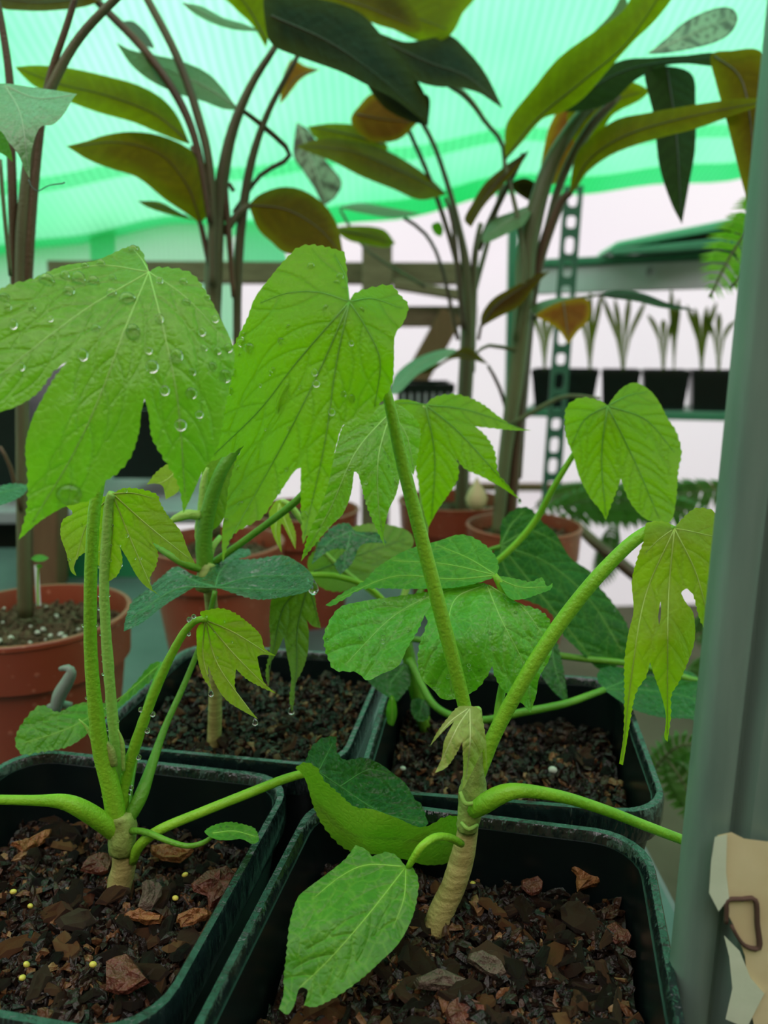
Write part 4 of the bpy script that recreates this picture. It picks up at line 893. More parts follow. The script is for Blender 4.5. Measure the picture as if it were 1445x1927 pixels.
drop(L7[0], 548, 1338, L7[1](549,1330)-.001, 13, 15, True)
stalk('petiole', pm, [(392,1080,YM,12),(450,1072,YM+.002,10),(520,1075,YM,10),(580,1098,YM-.009,9)], M['petiole_dark'], 10)
L8 = leaf(pm, [(745,760),(707,764),(678,780),(649,797),(637,826),(620,888),(595,947),(578,1013),(566,1057,1),(595,1021),(624,988),(645,967),(660,930),(666,888,1),(674,892),(686,938),(697,971),(709,996),(724,1029,1),(722,1000),(732,959),(745,930),(755,890,1),(765,880),(778,894,1),(788,843),(790,805),(774,780)],
  [[(735,775),(670,850),(620,960),(572,1045)], [(735,775),(712,860),(712,950),(723,1020)], [(735,775),(765,820),(778,885)]], [(740,762,.262),(566,1057,.242),(724,1029,.244),(778,894,.256),(640,820,.252),(700,880,.246)], 'lime', (2.6,11), 5.5, quilt=.8, label='finely wet green leaf hanging behind the tall bright leaf')
scatter_beads(L8, 24, 4, 8); drop(L8[0], 772, 925, .256, 7, 22, True)
stalk('petiole', pm, [(392,1066,YM+.002,14),(470,1010,YM,13),(560,940,YM-.01,14),(640,850,YM-.018,12),(735,775,.264,10)], M['petiole_dark'], 10)

# ------------------------------------------------------------------ plant in the second-row right pot
b = PZ(792, 1372, .079); YB = b.y
pb = root('lobed_plant', b, 'young lobed-leaf plant in second-row right pot, mostly hidden by wide glossy leaf', 'plant', GP)
stalk('stem', pb, [(806,1384,YB,26),(790,1330,YB,26),(776,1270,YB,26),(762,1200,YB,24),(750,1140,YB,22)], M['petiole_dark'], 10, .08)
stalk('petiole', pb, [(752,1150,YB,14),(770,1090,YB+.004,15),(795,1020,YB+.006,16),(797,930,YB+.004,16),(790,860,YB+.002,15),(796,790,YB,14),(801,764,YB-.004,11)], M['petiole_pale'], 10, .12)
stalk('petiole', pb, [(755,1160,YB+.002,12),(840,1110,YB+.01,12),(930,1060,YB+.012,12),(1000,990,YB+.012,13),(1040,920,YB+.010,12),(1075,862,YB+.008,11),(1120,795,YB+.004,10),(1143,765,YB,9)], M['petiole'], 10)
stalk('petiole', pb, [(770,1240,YB-.003,14),(820,1330,YB-.02,14),(900,1355,YB-.03,14),(985,1340,YB-.034,15),(1060,1325,YB-.03,14),(1110,1308,YB-.024,13),(1136,1298,YB-.02,12)], M['petiole_dark'], 10)
stalk('petiole', pb, [(765,1200,YB,12),(880,1220,YB+.006,12),(1000,1228,YB+.008,13),(1100,1240,YB+.006,13),(1200,1252,YB+.002,13),(1340,1290,YB-.004,14)], M['petiole_dark'], 12)
stalk('petiole', pb, [(756,1170,YB,10),(700,1110,YB,11),(640,1086,YB-.004,12),(585,1082,YB-.010,11),(560,1090,YB-.012,8)], M['petiole'], 10)
stalk('petiole', pb, [(760,1180,YB,10),(800,1100,YB+.01,10),(880,1050,YB+.02,9),(942,1028,YB+.02,8)], M['petiole_dark'], 10)
L9 = leaf(pb, [(801,762,1),(815,749),(844,742),(873,745),(907,760),(940,785),(969,803),(1000,810,1),(969,810),(919,805),(894,802,1),(915,822),(931,851),(936,888),(952,909),(978,940,1),(940,915),(907,897),(873,880),(846,845,1),(861,872),(861,901),(844,930),(822,962),(806,992,1),(797,960),(786,900),(776,850),(762,800),(742,772),(738,756),(765,752)],
  [[(801,762),(880,772),(990,809)], [(801,762),(870,820),(970,932)], [(801,762),(818,860),(812,975)], [(801,762),(770,758),(745,760)]], [(801,762,YB-.004),(1000,810,YB-.012),(978,940,YB-.016),(806,992,YB-.014),(740,760,YB+.004),(870,742,YB+.006)], 'glow', (2.8,13), 5.5, label='three-lobed light green leaf left of the brown canes')
drop(L9[0], 978, 944, L9[1](975,937), 7, 9, True)
L10 = leaf(pb, [(1143,764,1),(1133,756),(1102,748),(1079,754),(1065,769),(1063,796),(1067,828),(1079,858),(1090,897),(1110,936),(1129,959),(1140,979,1),(1148,955),(1160,924),(1168,901,1),(1183,940),(1203,967),(1226,981),(1261,982),(1272,940),(1276,886),(1282,851),(1272,812),(1257,789),(1241,758),(1222,734),(1195,720),(1172,729),(1156,746)],
  [[(1143,764),(1132,860),(1140,970)], [(1143,764),(1195,870),(1240,975)], [(1143,764),(1100,790),(1075,840)], [(1143,764),(1215,790),(1268,850)], [(1143,764),(1180,745),(1215,738)]], [(1143,764,YB-.001),(1140,979,YB-.014),(1245,980,YB-.018),(1063,796,YB+.006),(1282,851,YB-.002),(1195,720,YB+.012)], 'glow', (2.4,14), 5.5, label='heart-shaped light green leaf with two points, below the rack')
L13 = leaf(pb, [(940,1025),(945,980),(973,957),(997,957),(1018,980),(1045,1004),(1073,1049),(1111,1076),(1125,1101),(1153,1135),(1180,1177),(1184,1211),(1173,1246),(1132,1260),(1108,1243),(1083,1218),(1059,1194),(1038,1156),(1014,1139),(966,1118),(935,1080),(926,1045)],
  [[(941,1027),(1030,1060),(1110,1130),(1170,1225)], [(941,1027),(1000,1000),(1060,1030)], [(941,1027),(985,1080),(1050,1160),(1110,1235)], [(941,1027),(960,990),(985,962)], [(941,1027),(950,1070),(980,1110)]], [(940,1025,YB+.022),(997,957,YB+.036),(1184,1211,YB+.012),(1132,1260,YB+.006),(966,1118,YB+.008),(1111,1076,YB+.03),(1060,1130,YB+.014)], 'dark', (2.2,15), 5.5, label='large dark green leaf with pale veins, right of centre')
scatter_beads(L13, 6, 4, 8)
L14 = leaf(pb, [(1136,1298,1),(1125,1280),(1126,1264),(1139,1256),(1170,1256),(1222,1260),(1291,1262),(1320,1281),(1345,1310),(1340,1345),(1322,1357),(1294,1352),(1246,1350),(1194,1336),(1166,1319)], [[(1136,1298),(1200,1298),(1270,1306),(1335,1325)], [(1136,1298),(1190,1278),(1260,1272)]], [(1136,1298,YB-.02),(1345,1320,YB-.02),(1222,1258,YB+.004),(1246,1350,YB-.030)], 'deep', (2,14), 5.5, label='dark glossy leaf lying behind the hanging yellow leaf')
leaf(pb, [(580,1052),(640,1003),(700,985),(765,998),(775,1030),(722,1080),(650,1112),(600,1102)], [[(590,1075),(660,1050),(760,1015)]], [(580,1052,YB+.004),(700,985,YB+.03),(770,1010,YB+.02),(650,1112,YB+.004)], 'olive', (2.4,12), 6)
Lw = leaf(pb, [(586,1062,1),(600,1022),(625,992),(655,985),(670,1000),(712,1003),(728,1022,1),(692,1022),(676,1030),(662,1060),(640,1082,1),(630,1060),(650,1035),(620,1036)], [[(660,1002),(620,1020),(592,1056)], [(660,1002),(645,1070)], [(660,1002),(720,1018)]], [(586,1062,YB-.014),(655,985,YB+.004),(728,1022,YB-.006),(640,1082,YB-.014)], 'wet', (2.2,10), 5)
scatter_beads(Lw, 8, 4, 7)
leaf(pb, [(690,1275),(720,1262),(765,1250),(772,1285),(748,1320,1),(715,1302)], [[(760,1255),(735,1285),(735,1310)]], [(690,1275,YB-.014),(765,1250,YB-.004),(748,1320,YB-.018)], 'deep', (2.4,10), 5.5)
leaf(pb, [(1008,1216),(1040,1195),(1058,1250),(1070,1325,1),(1040,1300),(1015,1262)], [[(1035,1200),(1045,1260),(1066,1318)]], [(1008,1216,YB-.006),(1040,1195,YB),(1070,1325,YB-.016)], 'deep', (2.2,10), 5.5)
leaf(pb, [(736,1308),(744,1318),(747,1345),(740,1366,1),(729,1360),(727,1335)], [[(737,1312),(738,1360)]], [(736,1308,YB-.02),(740,1366,YB-.022),(747,1345,YB-.019)], 'fresh', None, 4.5)
leaf(pb, [(774,1320),(790,1314),(806,1326),(806,1350),(790,1358),(776,1345)], [[(795,1318),(788,1352)]], [(774,1320,YB-.014),(806,1326,YB-.012),(790,1358,YB-.018)], 'deep', (2,9), 4.5)
leaf(pb, [(506,962,1),(520,942),(534,945),(546,975),(556,1004),(556,1034,1),(545,1012),(530,985),(528,1010),(530,1040,1),(516,1012),(508,985)], [[(525,948),(540,990),(555,1028)], [(525,948),(518,1000),(528,1034)]], [(506,962,YB-.01),(534,945,YB),(556,1034,YB-.014),(530,1040,YB-.016)], 'yellow', (1.6,8), 4.5)
stalk('petiole', pb, [(525,945,YB,10),(545,950,YB,12),(590,1010,YB+.004,12),(620,1050,YB+.01,10),(756,1160,YB+.004,8)], M['petiole_pale'], 10, .1)
leaf(pb, [(-40,935,1),(0,915),(30,910),(56,913,1),(42,932),(10,948),(-20,952)], [[(-35,936),(50,916)]], [(-40,935,.30),(30,910,.33),(10,948,.30)], 'wet', (2,10), 5)
# ------------------------------------------------------------------ tall bronze-leaved plants behind
GT = 'tall bronze-leaved plants'
def cane(pl_, pts, mat='cane', Y0=None): return stalk('cane', pl_, pts, M[mat], 20, .03, 8)
def big(pl_, outline, mid, depth, key, ang=62, fold=.25, label=None):
    return leaf(pl_, outline, mid, depth, key, None, 9, 16, ang, quilt=.12, vw=3.6, fold=fold, label=label)
Ya = lc.y
pa = root('tall_plant', (lc.x-.004, lc.y, .088), 'tall plant in the left terracotta pot, canes rising at the left edge', 'tall plant', GT)
cane(pa, [(46,1160,Ya,26),(44,1000,Ya,26),(42,800,Ya,26),(40,600,Ya,24),(44,420,Ya,26),(62,260,Ya,22),(96,165,Ya,20),(150,70,Ya,17),(235,-20,Ya,15)], 'cane')
cane(pa, [(54,1160,Ya+.006,20),(50,900,Ya+.006,20),(30,560,Ya+.004,18),(24,380,Ya,18),(20,250,Ya,17),(18,150,Ya,16),(4,50,Ya,14),(-10,-20,Ya,13)], 'cane_brown')
cane(pa, [(50,700,Ya+.002,16),(54,500,Ya,18),(70,300,Ya,16),(90,160,Ya,14),(125,50,Ya,13),(145,-15,Ya,12)], 'cane_brown')
cane(pa, [(20,520,Ya-.01,8),(8,400,Ya-.012,8),(0,300,Ya-.012,8)], 'cane_green')
cane(pa, [(40,960,Ya-.004,9),(20,880,Ya-.008,8),(0,840,Ya-.01,6)], 'cane_brown')
leaf(pa, [(-60,170),(0,157),(60,164),(105,170),(145,177,1),(137,186),(120,215),(100,234),(78,238),(67,256),(58,292),(56,336,1),(46,318),(34,290),(15,266),(0,246),(-40,230)], [[(10,162),(40,220),(54,325)], [(10,162),(70,185),(140,179)]], [(-60,170,.33),(145,177,.33),(56,336,.315),(60,160,.35),(70,200,.325)], 'gloss_sage', None, 6, 26, quilt=.3, label='pale green pointed leaf with drip tip at the left edge')
leaf(pa, [(-40,225),(0,238),(18,275),(24,305,1),(5,290),(-30,270)], [], [(-40,225,.34),(18,275,.335),(0,290,.336)], 'fresh', None, 6, tubes=False)
th = stalk('thread', None, [(54,338,.315,3),(60,352,.315,2),(72,359,.315,2),(92,349,.314,2),(118,345,.313,2.5),(121,343,.313,3)], M['thread'], 4, seg=5); tag(th, 'thin dark thread hanging from the pale pointed leaf', 'thread')

Xb, Yb = PC[0]
pc = root('tall_plant', (Xb, Yb, .088), 'tall plant behind the two largest leaves, arching bronze leaves to the left', 'tall plant', GT)
cane(pc, [(405,1010,Yb,22),(408,800,Yb,24),(402,640,Yb,26),(402,520,Yb,34),(410,400,Yb,28),(432,265,Yb,22),(470,165,Yb,16),(518,88,Yb,12)])
cane(pc, [(430,1010,Yb+.01,18),(445,800,Yb+.01,18),(446,640,Yb+.01,16),(448,500,Yb+.01,18),(458,390,Yb+.01,18),(474,300,Yb+.01,16),(505,210,Yb+.01,12),(560,105,Yb+.01,9)])
cane(pc, [(400,540,Yb-.01,16),(396,330,Yb-.01,16),(370,210,Yb-.01,17),(330,100,Yb-.01,16),(270,-15,Yb-.01,15)])
cane(pc, [(396,420,Yb-.014,12),(372,280,Yb-.014,14),(335,185,Yb-.014,16),(270,92,Yb-.014,16),(205,25,Yb-.014,15),(160,-20,Yb-.014,13)], 'cane_brown')
cane(pc, [(395,500,Yb-.006,12),(378,425,Yb-.008,10),(374,418,Yb-.01,8)], 'cane_brown')
cane(pc, [(420,440,Yb+.004,16),(450,400,Yb+.006,15),(470,385,Yb+.008,12)])
cane(pc, [(440,400,Yb+.012,9),(490,330,Yb+.02,9),(545,292,Yb+.02,10),(500,242,Yb+.012,11),(450,203,Yb,9)], 'cane_brown')
cane(pc, [(360,275,Yb-.014,8),(388,330,Yb-.012,9),(396,400,Yb-.008,9)], 'cane_brown')
cane(pc, [(440,360,Yb+.004,8),(425,345,Yb,10),(430,430,Yb,12),(440,560,Yb,10)], 'cane_brown')
big(pc, [(28,126,1),(70,123),(130,128),(200,143),(260,160),(305,185),(335,220),(358,272,1),(330,263),(290,247),(250,230),(180,210),(120,187),(70,165),(45,145)], [[(356,268),(290,215),(200,180),(110,158),(36,130)]], [(28,126,Yb-.1),(200,143,Yb-.02),(358,272,Yb-.012),(200,215,Yb-.05)], 'bronze_green', label='long arching olive leaf pointing left')
big(pc, [(125,275,1),(165,265),(195,255),(240,248),(290,252),(340,270),(380,300),(402,335),(403,370),(395,400),(376,421,1),(355,405),(310,375),(260,335),(210,318),(165,300)], [[(377,419),(352,350),(300,290),(220,268),(135,276)]], [(125,275,Yb-.1),(240,248,Yb-.03),(403,350,Yb+.01),(376,421,Yb-.01),(260,335,Yb-.05)], 'bronze', label='broad curved bronze leaf below the long arching one')
big(pc, [(258,378,1),(300,380),(335,398),(368,416,1),(320,404),(280,391)], [[(365,413),(310,392),(262,380)]], [(258,378,Yb-.03),(320,385,Yb),(368,416,Yb)], 'bronze_green')
big(pc, [(218,80,1),(250,95),(300,105),(350,118),(400,145),(450,207,1),(420,205),(380,190),(330,175),(280,150),(245,120)], [[(448,203),(380,160),(300,125),(225,85)]], [(218,80,Yb-.04),(350,118,Yb+.02),(450,207,Yb),(330,175,Yb-.01)], 'sage')
big(pc, [(467,385,1),(490,365),(530,352),(570,358),(610,385),(635,425),(646,478,1),(600,482),(540,477),(510,455),(485,430)], [[(468,386),(540,395),(600,430),(640,475)]], [(467,385,Yb+.01),(530,352,Yb+.03),(646,478,Yb-.03),(520,460,Yb-.02)], 'bronze', label='short curved bronze leaf above the bright leaf')
big(pc, [(-30,-15),(100,-20),(200,-15),(170,10),(100,20),(40,20),(0,14)], [[(195,-10),(80,5),(-20,-5)]], [(-30,-15,Yb-.05),(200,-15,Yb),(60,20,Yb-.06)], 'brown')
big(pc, [(343,5,1),(380,12),(420,33),(460,45),(492,60,1),(440,56),(395,42),(360,22)], [[(345,6),(420,42),(490,59)]], [(343,5,Yb),(460,45,Yb+.03),(400,45,Yb)], 'sage')
big(pc, [(225,45),(250,40),(275,62),(290,90),(270,85),(240,70)], [], [(225,45,Yb+.03),(290,90,Yb+.03),(250,40,Yb+.05)], 'striped')

Xc, Yc = PC[2]
pd = root('tall_plant', (Xc, Yc, .088), 'tall plant in the middle, its near-black leaves overlapping at the top', 'tall plant', GT)
cane(pd, [(868,1000,Yc,26),(872,800,Yc,28),(880,640,Yc,28),(878,520,Yc,20),(868,450,Yc,14),(840,340,Yc,10),(800,240,Yc,9),(720,130,Yc-.02,8)])
cane(pd, [(880,700,Yc,14),(872,560,Yc,12),(850,460,Yc,10),(810,340,Yc,9),(760,225,Yc,8),(735,170,Yc,7)], 'cane_brown')
cane(pd, [(885,700,Yc,18),(890,560,Yc,16),(895,470,Yc,12),(905,420,Yc,10)], 'cane')
cane(pd, [(874,620,Yc-.01,12),(864,540,Yc-.01,10),(852,420,Yc-.01,8),(838,372,Yc-.01,7)], 'cane_brown')
cane(pd, [(890,560,Yc+.01,10),(950,310,Yc,9),(910,225,Yc-.02,9),(870,175,Yc-.03,12),(820,145,Yc-.05,11),(760,95,Yc-.08,8)], 'cane_green')
cane(pd, [(862,640,Yc+.01,8),(830,500,Yc+.01,7),(800,440,Yc+.02,7),(760,410,Yc+.02,7)], 'cane_brown')
cane(pd, [(640,395,Yc+.1,5),(690,470,Yc+.08,6),(800,540,Yc+.05,6)], 'cane')
big(pd, [(410,-25),(515,-25),(512,40),(500,90,1),(475,48),(440,14)], [[(502,80),(470,20),(440,-20)]], [(410,-25,Yc-.14),(515,-25,Yc-.1),(500,90,Yc-.12)], 'bronze_green')
big(pd, [(502,-20),(570,-8),(640,8),(685,30),(723,72),(770,130),(800,180),(806,236,1),(780,215),(740,185),(690,160),(640,135),(565,108),(515,86),(500,50)], [[(510,30),(620,80),(720,150),(800,225)]], [(502,-20,Yc-.2),(640,8,Yc-.16),(806,236,Yc-.12),(515,86,Yc-.24),(640,135,Yc-.22)], 'black', label='near-black broad leaf crossing the top of the net')
big(pd, [(700,60),(760,78),(800,74),(845,66),(880,95),(915,140),(947,205,1),(930,194),(900,175),(860,165),(820,163),(780,150),(740,110)], [[(705,70),(800,115),(880,145),(943,200)]], [(700,60,Yc-.1),(845,66,Yc-.04),(947,205,Yc-.1),(800,155,Yc-.12)], 'black', label='near-black leaf tip pointing down right at top centre')
big(pd, [(660,-25),(885,-25),(868,30),(845,68),(800,80),(745,58),(700,30)], [[(670,-10),(760,25),(840,55)]], [(660,-25,Yc-.06),(885,-25,Yc),(800,80,Yc-.06)], 'bronze_green')
big(pd, [(560,-25),(730,-25),(780,20),(790,60),(720,50),(640,15)], [[(570,-20),(680,10),(780,50)]], [(560,-25,Yc-.1),(730,-25,Yc-.06),(790,60,Yc-.08)], 'bronze')
big(pd, [(750,30),(800,10),(850,22),(830,50),(790,70),(760,58)], [], [(750,30,Yc+.02),(850,22,Yc+.04),(790,70,Yc+.02)], 'rust')
big(pd, [(550,112),(575,124),(602,131,1),(568,148),(540,182),(527,196,1),(530,155),(538,130)], [[(595,131),(555,150),(530,190)]], [(550,112,Yc),(602,131,Yc),(527,196,Yc-.03)], 'rust', label='small rust orange leaf at top centre')
big(pd, [(660,228),(678,196),(703,176),(745,190),(785,222),(775,242),(752,262),(722,268),(690,262)], [[(670,215),(720,225),(775,230)]], [(660,228,Yc-.02),(703,176,Yc),(785,222,Yc),(722,268,Yc-.03)], 'rust')
big(pd, [(690,150),(760,180),(806,180),(806,236,1),(770,228),(720,200)], [], [(690,150,Yc-.1),(806,180,Yc-.06),(806,236,Yc-.08)], 'black')
big(pd, [(578,238,1),(630,232),(690,240),(726,270),(720,285),(640,280),(600,265)], [[(722,272),(650,252),(582,238)]], [(578,238,Yc-.06),(690,240,Yc),(640,280,Yc-.05)], 'bronze_green')
big(pd, [(556,276,1),(600,262),(650,262),(720,280),(775,310),(815,340),(840,366,1),(790,376),(740,356),(680,332),(630,306),(590,290)], [[(838,364),(760,325),(660,285),(562,275)]], [(556,276,Yc-.1),(650,262,Yc-.04),(840,366,Yc),(740,356,Yc-.07)], 'bronze', label='long drooping leaf left of the middle canes')
big(pd, [(558,230,1),(586,250),(612,300),(642,340),(632,370),(608,388,1),(590,352),(570,322),(552,290)], [[(562,235),(590,310),(612,380)]], [(558,230,Yc+.12),(642,340,Yc+.12),(608,388,Yc+.1)], 'striped')
big(pd, [(636,390,1),(680,382),(740,392),(795,402,1),(740,410),(680,401)], [[(640,391),(720,396),(790,402)]], [(636,390,Yc+.08),(740,392,Yc+.1),(740,410,Yc+.08)], 'sage')
big(pd, [(632,430),(680,425),(722,432),(744,458,1),(725,466),(690,460),(655,452)], [[(636,434),(690,444),(738,458)]], [(632,430,Yc+.02),(722,432,Yc+.04),(690,460,Yc+.01)], 'bronze_green')
big(pd, [(812,424),(826,418),(834,432),(830,446,1),(818,440)], [], [(812,424,Yc),(834,432,Yc),(826,446,Yc)], 'fresh')
big(pd, [(733,742,1),(744,706),(780,676),(830,658),(858,660),(825,682),(785,706),(752,738)], [[(852,662),(790,685),(738,738)]], [(733,742,Yc-.16),(830,656,Yc-.08),(800,700,Yc-.14)], 'sage', label='pale green striped leaf edge beside the bright leaf')
big(pd, [(790,700),(830,682),(858,660),(885,655),(920,686,1),(885,677),(850,676),(810,700)], [[(800,695),(850,667),(915,684)]], [(790,700,Yc-.1),(885,655,Yc-.06),(920,686,Yc-.08)], 'brown')
cane(pd, [(918,688,Yc-.08,6),(940,730,Yc-.08,7),(955,795,Yc-.06,8),(940,900,Yc-.02,9)], 'cane_brown')

Xd, Yd = PC[3]
pe = root('tall_plant', (Xd, Yd, .088), 'tall plant at right with thick canes and long arching leaves', 'tall plant', GT)
cane(pe, [(935,1010,Yd,22),(950,860,Yd,26),(972,700,Yd,32),(985,560,Yd,36),(992,470,Yd,38),(1015,370,Yd,34),(1045,290,Yd,28),(1095,215,Yd,22),(1160,150,Yd,16)], 'cane_green')
cane(pe, [(960,980,Yd+.006,22),(972,820,Yd+.006,24),(985,680,Yd+.006,24),(1000,560,Yd+.006,22),(1020,470,Yd+.004,22),(1055,380,Yd,18),(1073,365,Yd-.004,12)], 'cane_brown')
cane(pe, [(970,640,Yd-.006,12),(985,520,Yd-.008,12),(978,430,Yd-.006,10),(955,330,Yd,8),(948,300,Yd,7)], 'cane_green')
cane(pe, [(1000,560,Yd+.01,14),(1030,430,Yd+.008,14),(1060,330,Yd+.006,16),(1110,240,Yd+.004,18),(1165,180,Yd,14)], 'cane')
cane(pe, [(975,900,Yd+.012,14),(985,760,Yd+.012,14),(1000,600,Yd+.012,12)], 'cane_brown')
cane(pe, [(900,640,Yd,6),(905,612,Yd,6)], 'cane_brown')
cane(pe, [(975,660,Yd-.004,8),(920,650,Yd-.008,7),(896,665,Yd-.01,5)], 'cane_green')
cane(pe, [(960,800,Yd-.006,9),(1030,760,Yd-.02,9),(1070,745,Yd-.03,8),(1130,750,Yd-.04,6)], 'cane_green')
cane(pe, [(900,470,Yd+.01,12),(930,400,Yd+.01,12),(985,290,Yd+.01,10)], 'cane')
big(pe, [(951,302,1),(950,250),(960,220),(1000,170),(1050,110),(1110,65),(1170,22),(1205,-25),(1272,-25),(1240,30),(1190,80),(1150,125),(1100,182),(1060,210),(1020,225),(980,270)], [[(951,300),(1010,225),(1100,150),(1180,80),(1250,-20)]], [(951,302,Yd),(1050,110,Yd-.03),(1240,-25,Yd-.12),(1150,125,Yd-.08)], 'bronze_green', label='long upright olive leaf rising to the top right')
big(pe, [(1110,70),(1150,25),(1172,-10),(1180,20),(1150,50)], [], [(1110,70,Yd),(1172,-10,Yd),(1180,20,Yd)], 'sage')
big(pe, [(1218,102,1),(1250,75),(1290,40),(1340,17),(1375,15),(1388,35),(1375,62),(1345,80),(1300,92),(1255,100)], [[(1222,99),(1300,65),(1380,30)]], [(1218,102,Yd-.04),(1340,17,Yd-.02),(1388,35,Yd-.08),(1300,92,Yd-.07)], 'striped', label='striped leaf tip at the top right corner')
big(pe, [(1058,205),(1100,155),(1165,115),(1230,108),(1290,104),(1345,100),(1350,124),(1290,120),(1245,126),(1195,152),(1150,192),(1100,208)], [[(1070,195),(1160,140),(1240,118),(1345,110)]], [(1058,205,Yd-.01),(1230,108,Yd-.05),(1350,110,Yd-.1),(1150,192,Yd-.04)], 'darkgreen')
big(pe, [(1338,104),(1380,95),(1420,92),(1442,108),(1462,150),(1466,270),(1442,340),(1420,400,1),(1404,370),(1385,300),(1365,220),(1348,160)], [[(1345,106),(1395,150),(1415,260),(1420,390)]], [(1338,104,Yd-.1),(1442,100,Yd-.13),(1420,400,Yd-.17),(1466,250,Yd-.14),(1370,240,Yd-.14)], 'bronze', label='bronze leaf bent over and hanging at the right edge')
big(pe, [(1213,136),(1250,124),(1302,140),(1309,200),(1308,280),(1296,350),(1283,422,1),(1262,380),(1240,310),(1230,220)], [[(1255,130),(1272,250),(1282,410)]], [(1213,136,Yd-.06),(1302,140,Yd-.04),(1283,422,Yd-.09),(1240,300,Yd-.08)], 'darkgreen', label='dark green leaf hanging straight down, top right')
big(pe, [(1072,372,1),(1075,330),(1085,290),(1110,260),(1160,225),(1220,212),(1320,195),(1400,185),(1470,186),(1430,200),(1380,217),(1310,242),(1240,260),(1160,287),(1110,320),(1086,352)], [[(1073,370),(1110,300),(1190,250),(1320,215),(1460,188)]], [(1072,372,Yd-.004),(1160,225,Yd-.04),(1470,186,Yd-.16),(1240,260,Yd-.1)], 'bronze', label='long arching bronze leaf reaching the right edge')
big(pe, [(1068,215),(1120,182),(1170,152),(1218,168),(1205,188),(1155,215),(1128,252),(1088,275)], [[(1075,250),(1130,200),(1210,172)]], [(1068,215,Yd+.02),(1218,168,Yd),(1088,275,Yd+.01)], 'bronze_green')
big(pe, [(1038,228),(1066,188),(1100,200),(1112,232),(1082,292),(1045,345),(1018,332),(1025,270)], [[(1085,195),(1060,270),(1030,338)]], [(1038,228,Yd+.03),(1112,232,Yd+.02),(1030,345,Yd+.02)], 'rust')
big(pe, [(995,282,1),(985,302),(945,350),(912,386),(886,428,1),(874,412),(890,380),(912,345),(948,314)], [[(990,288),(930,350),(882,420)]], [(995,282,Yd),(912,345,Yd+.01),(886,428,Yd-.02)], 'brown')
big(pe, [(908,446),(925,415),(960,400),(1000,388),(988,420),(960,437),(915,457)], [[(995,394),(950,420),(912,448)]], [(908,446,Yd-.01),(1000,388,Yd),(940,400,Yd+.01)], 'sage')
big(pe, [(904,618,1),(907,590),(930,560),(975,535),(1005,518),(1035,510,1),(1010,535),(978,575),(940,596),(915,610)], [[(905,615),(940,570),(1020,518)]], [(904,618,Yd-.02),(975,533,Yd-.01),(1035,510,Yd),(940,597,Yd-.03)], 'brown', label='small brown leaf against the right canes')
big(pe, [(1010,592),(1055,568),(1105,564),(1108,600),(1086,625),(1070,648,1),(1052,622),(1030,606)], [[(1060,570),(1066,610),(1070,640)]], [(1010,592,Yd-.03),(1105,564,Yd-.04),(1070,648,Yd-.08)], 'rust', label='small orange-brown leaf tip before the perforated upright')
big(pe, [(1002,575),(1050,560),(1105,562),(1060,570),(1012,592)], [], [(1002,575,Yd),(1105,562,Yd-.03),(1012,592,Yd-.02)], 'sage')
big(pe, [(1122,556,1),(1160,546),(1210,552),(1260,571),(1312,584,1),(1250,580),(1200,568),(1150,561)], [[(1125,556),(1200,558),(1305,583)]], [(1122,556,Yd-.03),(1210,550,Yd-.01),(1312,584,Yd-.04)], 'darkgreen')
cane(pe, [(1005,600,Yd,7),(1040,575,Yd-.02,6),(1080,562,Yd-.03,5),(1124,556,Yd-.03,5)], 'cane_green')
big(pe, [(1002,380),(960,350),(985,335),(1010,345),(1030,360)], [], [(1002,380,Yd+.05),(960,350,Yd+.05),(1030,360,Yd+.05)], 'black')

# ------------------------------------------------------------------ ferns
def frond(parent, pts, wpx, mat, n=34, droop=8, fat=.17):
    c = catmull(pts, 6); idx = np.linspace(2, len(c)-2, n).astype(int); v = []; f = []
    for q, i in enumerate(idx):
        t = c[min(i+1, len(c)-1)][:2]-c[i-1][:2]; t = t/(np.linalg.norm(t)+1e-9); nr = np.array([-t[1], t[0]]); u = q/(n-1); L = wpx*(math.sin(math.pi*(.12+.86*u))**.8)
        for sg in (-1, 1):
            a = c[i][:2]; e = a + nr*sg*L + t*L*.45; Y = c[i][2]
            ws = max(2.6, L*fat)
            q0 = len(v); m_ = a*.5+e*.5
            for pp, dy in ((a-t*ws*.6, 0), (m_-t*ws, -.002), (e+np.array([0, droop]), .004), (m_+t*ws, -.002), (a+t*ws*.6, 0)):
                v.append(P(pp[0], pp[1], Y+dy+R.uniform(-.001, .001)))
            f.append((q0, q0+1, q0+2, q0+3, q0+4))
    fr_ = obj('frond', v, f, mat, parent)
    d = link('rachis', tube_mesh('rachis', PV(c[::2, 0], c[::2, 1], c[::2, 2]), [.0009]*len(c[::2]), 5), M['cane_green'], fr_)
    return fr_
fn = root('fern', P(1440, 470, .5), 'bright lime fern fronds beside the metal post, upper right', 'fern')
frond(fn, [(1470,380,.5),(1420,420,.5),(1375,480,.5),(1335,560,.5)], 62, M['fern'], 24, fat=.085)
frond(fn, [(1470,340,.52),(1430,390,.52),(1400,430,.52),(1365,450,.52)], 50, M['fern'], 20, fat=.085)
frond(fn, [(1480,440,.49),(1430,480,.49),(1395,520,.49),(1370,545,.49)], 40, M['fern'], 18, fat=.085)
f2 = root('fern', P(1200, 1010, .8), 'dark green fern below the rack, behind the heart-shaped leaf', 'fern')
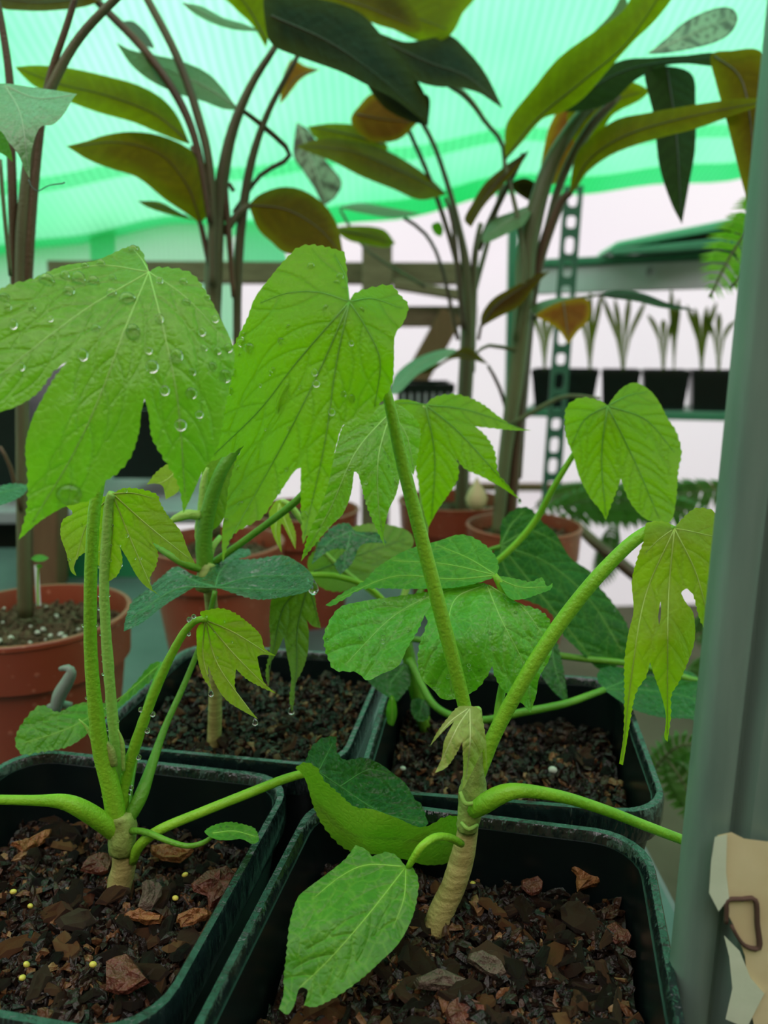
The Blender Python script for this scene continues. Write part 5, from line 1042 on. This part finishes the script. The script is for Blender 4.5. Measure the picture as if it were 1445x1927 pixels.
for pts, wpx in (([(1010,985,.85),(1090,945,.8),(1180,940,.75),(1290,960,.7),(1380,985,.68)], 44), ([(1400,915,.9),(1320,925,.88),(1230,940,.86),(1120,980,.84)], 40), ([(1030,1000,.8),(1110,960,.82),(1200,955,.84),(1300,925,.88),(1370,930,.9)], 36), ([(1160,980,.8),(1150,1010,.78),(1140,1060,.76),(1120,1110,.74)], 30), ([(1000,960,.9),(1060,930,.9),(1130,930,.9),(1200,960,.9)], 30)):
    frond(f2, pts, wpx, M['fern_dark'])
stalk('stalk', f2, [(1080,985,.75,20),(1130,1030,.72,22),(1180,1070,.70,24),(1240,1120,.68,26)], M['cane_brown'], 12, .1)
f3 = root('fern', P(1280, 1480, .42), 'soft blurred green fern low down beside the metal post', 'fern')
for pts, wpx in (([(1205,1490,.45),(1245,1430,.44),(1290,1400,.43),(1350,1420,.42)], 40), ([(1330,1560,.43),(1290,1480,.43),(1250,1420,.44)], 44), ([(1350,1230,.5),(1320,1260,.5),(1300,1330,.5)], 36), ([(1350,1130,.52),(1330,1180,.52),(1300,1200,.52)], 40)):
    frond(f3, pts, wpx, M['fern_dark'], 16)

# ------------------------------------------------------------------ near metal post with a paper label
post = root('metal_post', P(1290, 1900, .15), 'grey-green painted steel rack post at the right edge, close to the lens', 'post')
px0 = P(1345, 1160, .15).x - .0
pxl = (P(1265, 1927, .15).x + P(1422, 430, .15).x)/2
prof = [(0, .003), (.0006, .0008), (.002, -.0006), (.0060, -.0014), (.0076, -.0008), (.0086, .0016), (.0100, .0022), (.0112, .0012), (.0122, -.0012), (.016, -.0028), (.03, -.0036), (.05, -.003), (.05, .004), (0, .005)]
lean = (P(1422, 430, .15).x - P(1265, 1927, .15).x)/(P(1422, 430, .15).z - P(1265, 1927, .15).z)
zb, ztp = -.5, .62
def pp(x, y, z): return (pxl + x + lean*(z-(P(1265,1927,.15).z+P(1422,430,.15).z)/2), .15+y, z)
zs = [zb + (ztp-zb)*k/20 for k in range(21)]
loft('post_shaft', [[pp(x, y, z) for x, y in prof] for z in zs], M['post'], post, True, True)
YT = .1455
def flat(name, pts, Y, th_, mat, parent):
    n = len(pts); v = [P(x, y, Y) for x, y in pts] + [P(x, y, Y+th_) for x, y in pts]
    f = [tuple(range(n))[::-1], tuple(range(n, 2*n))] + [(k, (k+1) % n, n+(k+1) % n, n+k) for k in range(n)]
    return obj(name, v, f, mat, parent)
tape = root('paper_label', P(1390, 1900, YT), 'torn cream paper label with handwritten letter on the metal post', 'label')
flat('paper', [(1350,1572),(1376,1566),(1400,1578),(1440,1583),(1480,1585),(1480,1960),(1425,1960),(1408,1880),(1402,1800),(1380,1740),(1352,1690),(1344,1640)], YT, .0008, M['tape'], tape)
flat('torn_layer', [(1345,1575),(1368,1570),(1366,1640),(1372,1690),(1352,1715),(1334,1680),(1338,1620)], YT-.0006, .0005, M['tape_white'], tape)
flat('torn_layer', [(1362,1760),(1392,1790),(1412,1840),(1438,1870),(1420,1905),(1405,1935),(1365,1918),(1378,1860),(1372,1800)], YT-.0006, .0005, M['tape_white'], tape)
stalk('letter', tape, [(1366,1737,YT-.0004,9),(1367,1712,YT-.0004,9),(1369,1694,YT-.0004,9),(1396,1692,YT-.0004,9),(1421,1694,YT-.0004,10),(1425,1740,YT-.0004,10),(1428,1783,YT-.0004,11),(1402,1780,YT-.0004,8),(1386,1760,YT-.0004,7),(1376,1741,YT-.0004,8)], M['ink'], 8, seg=6)
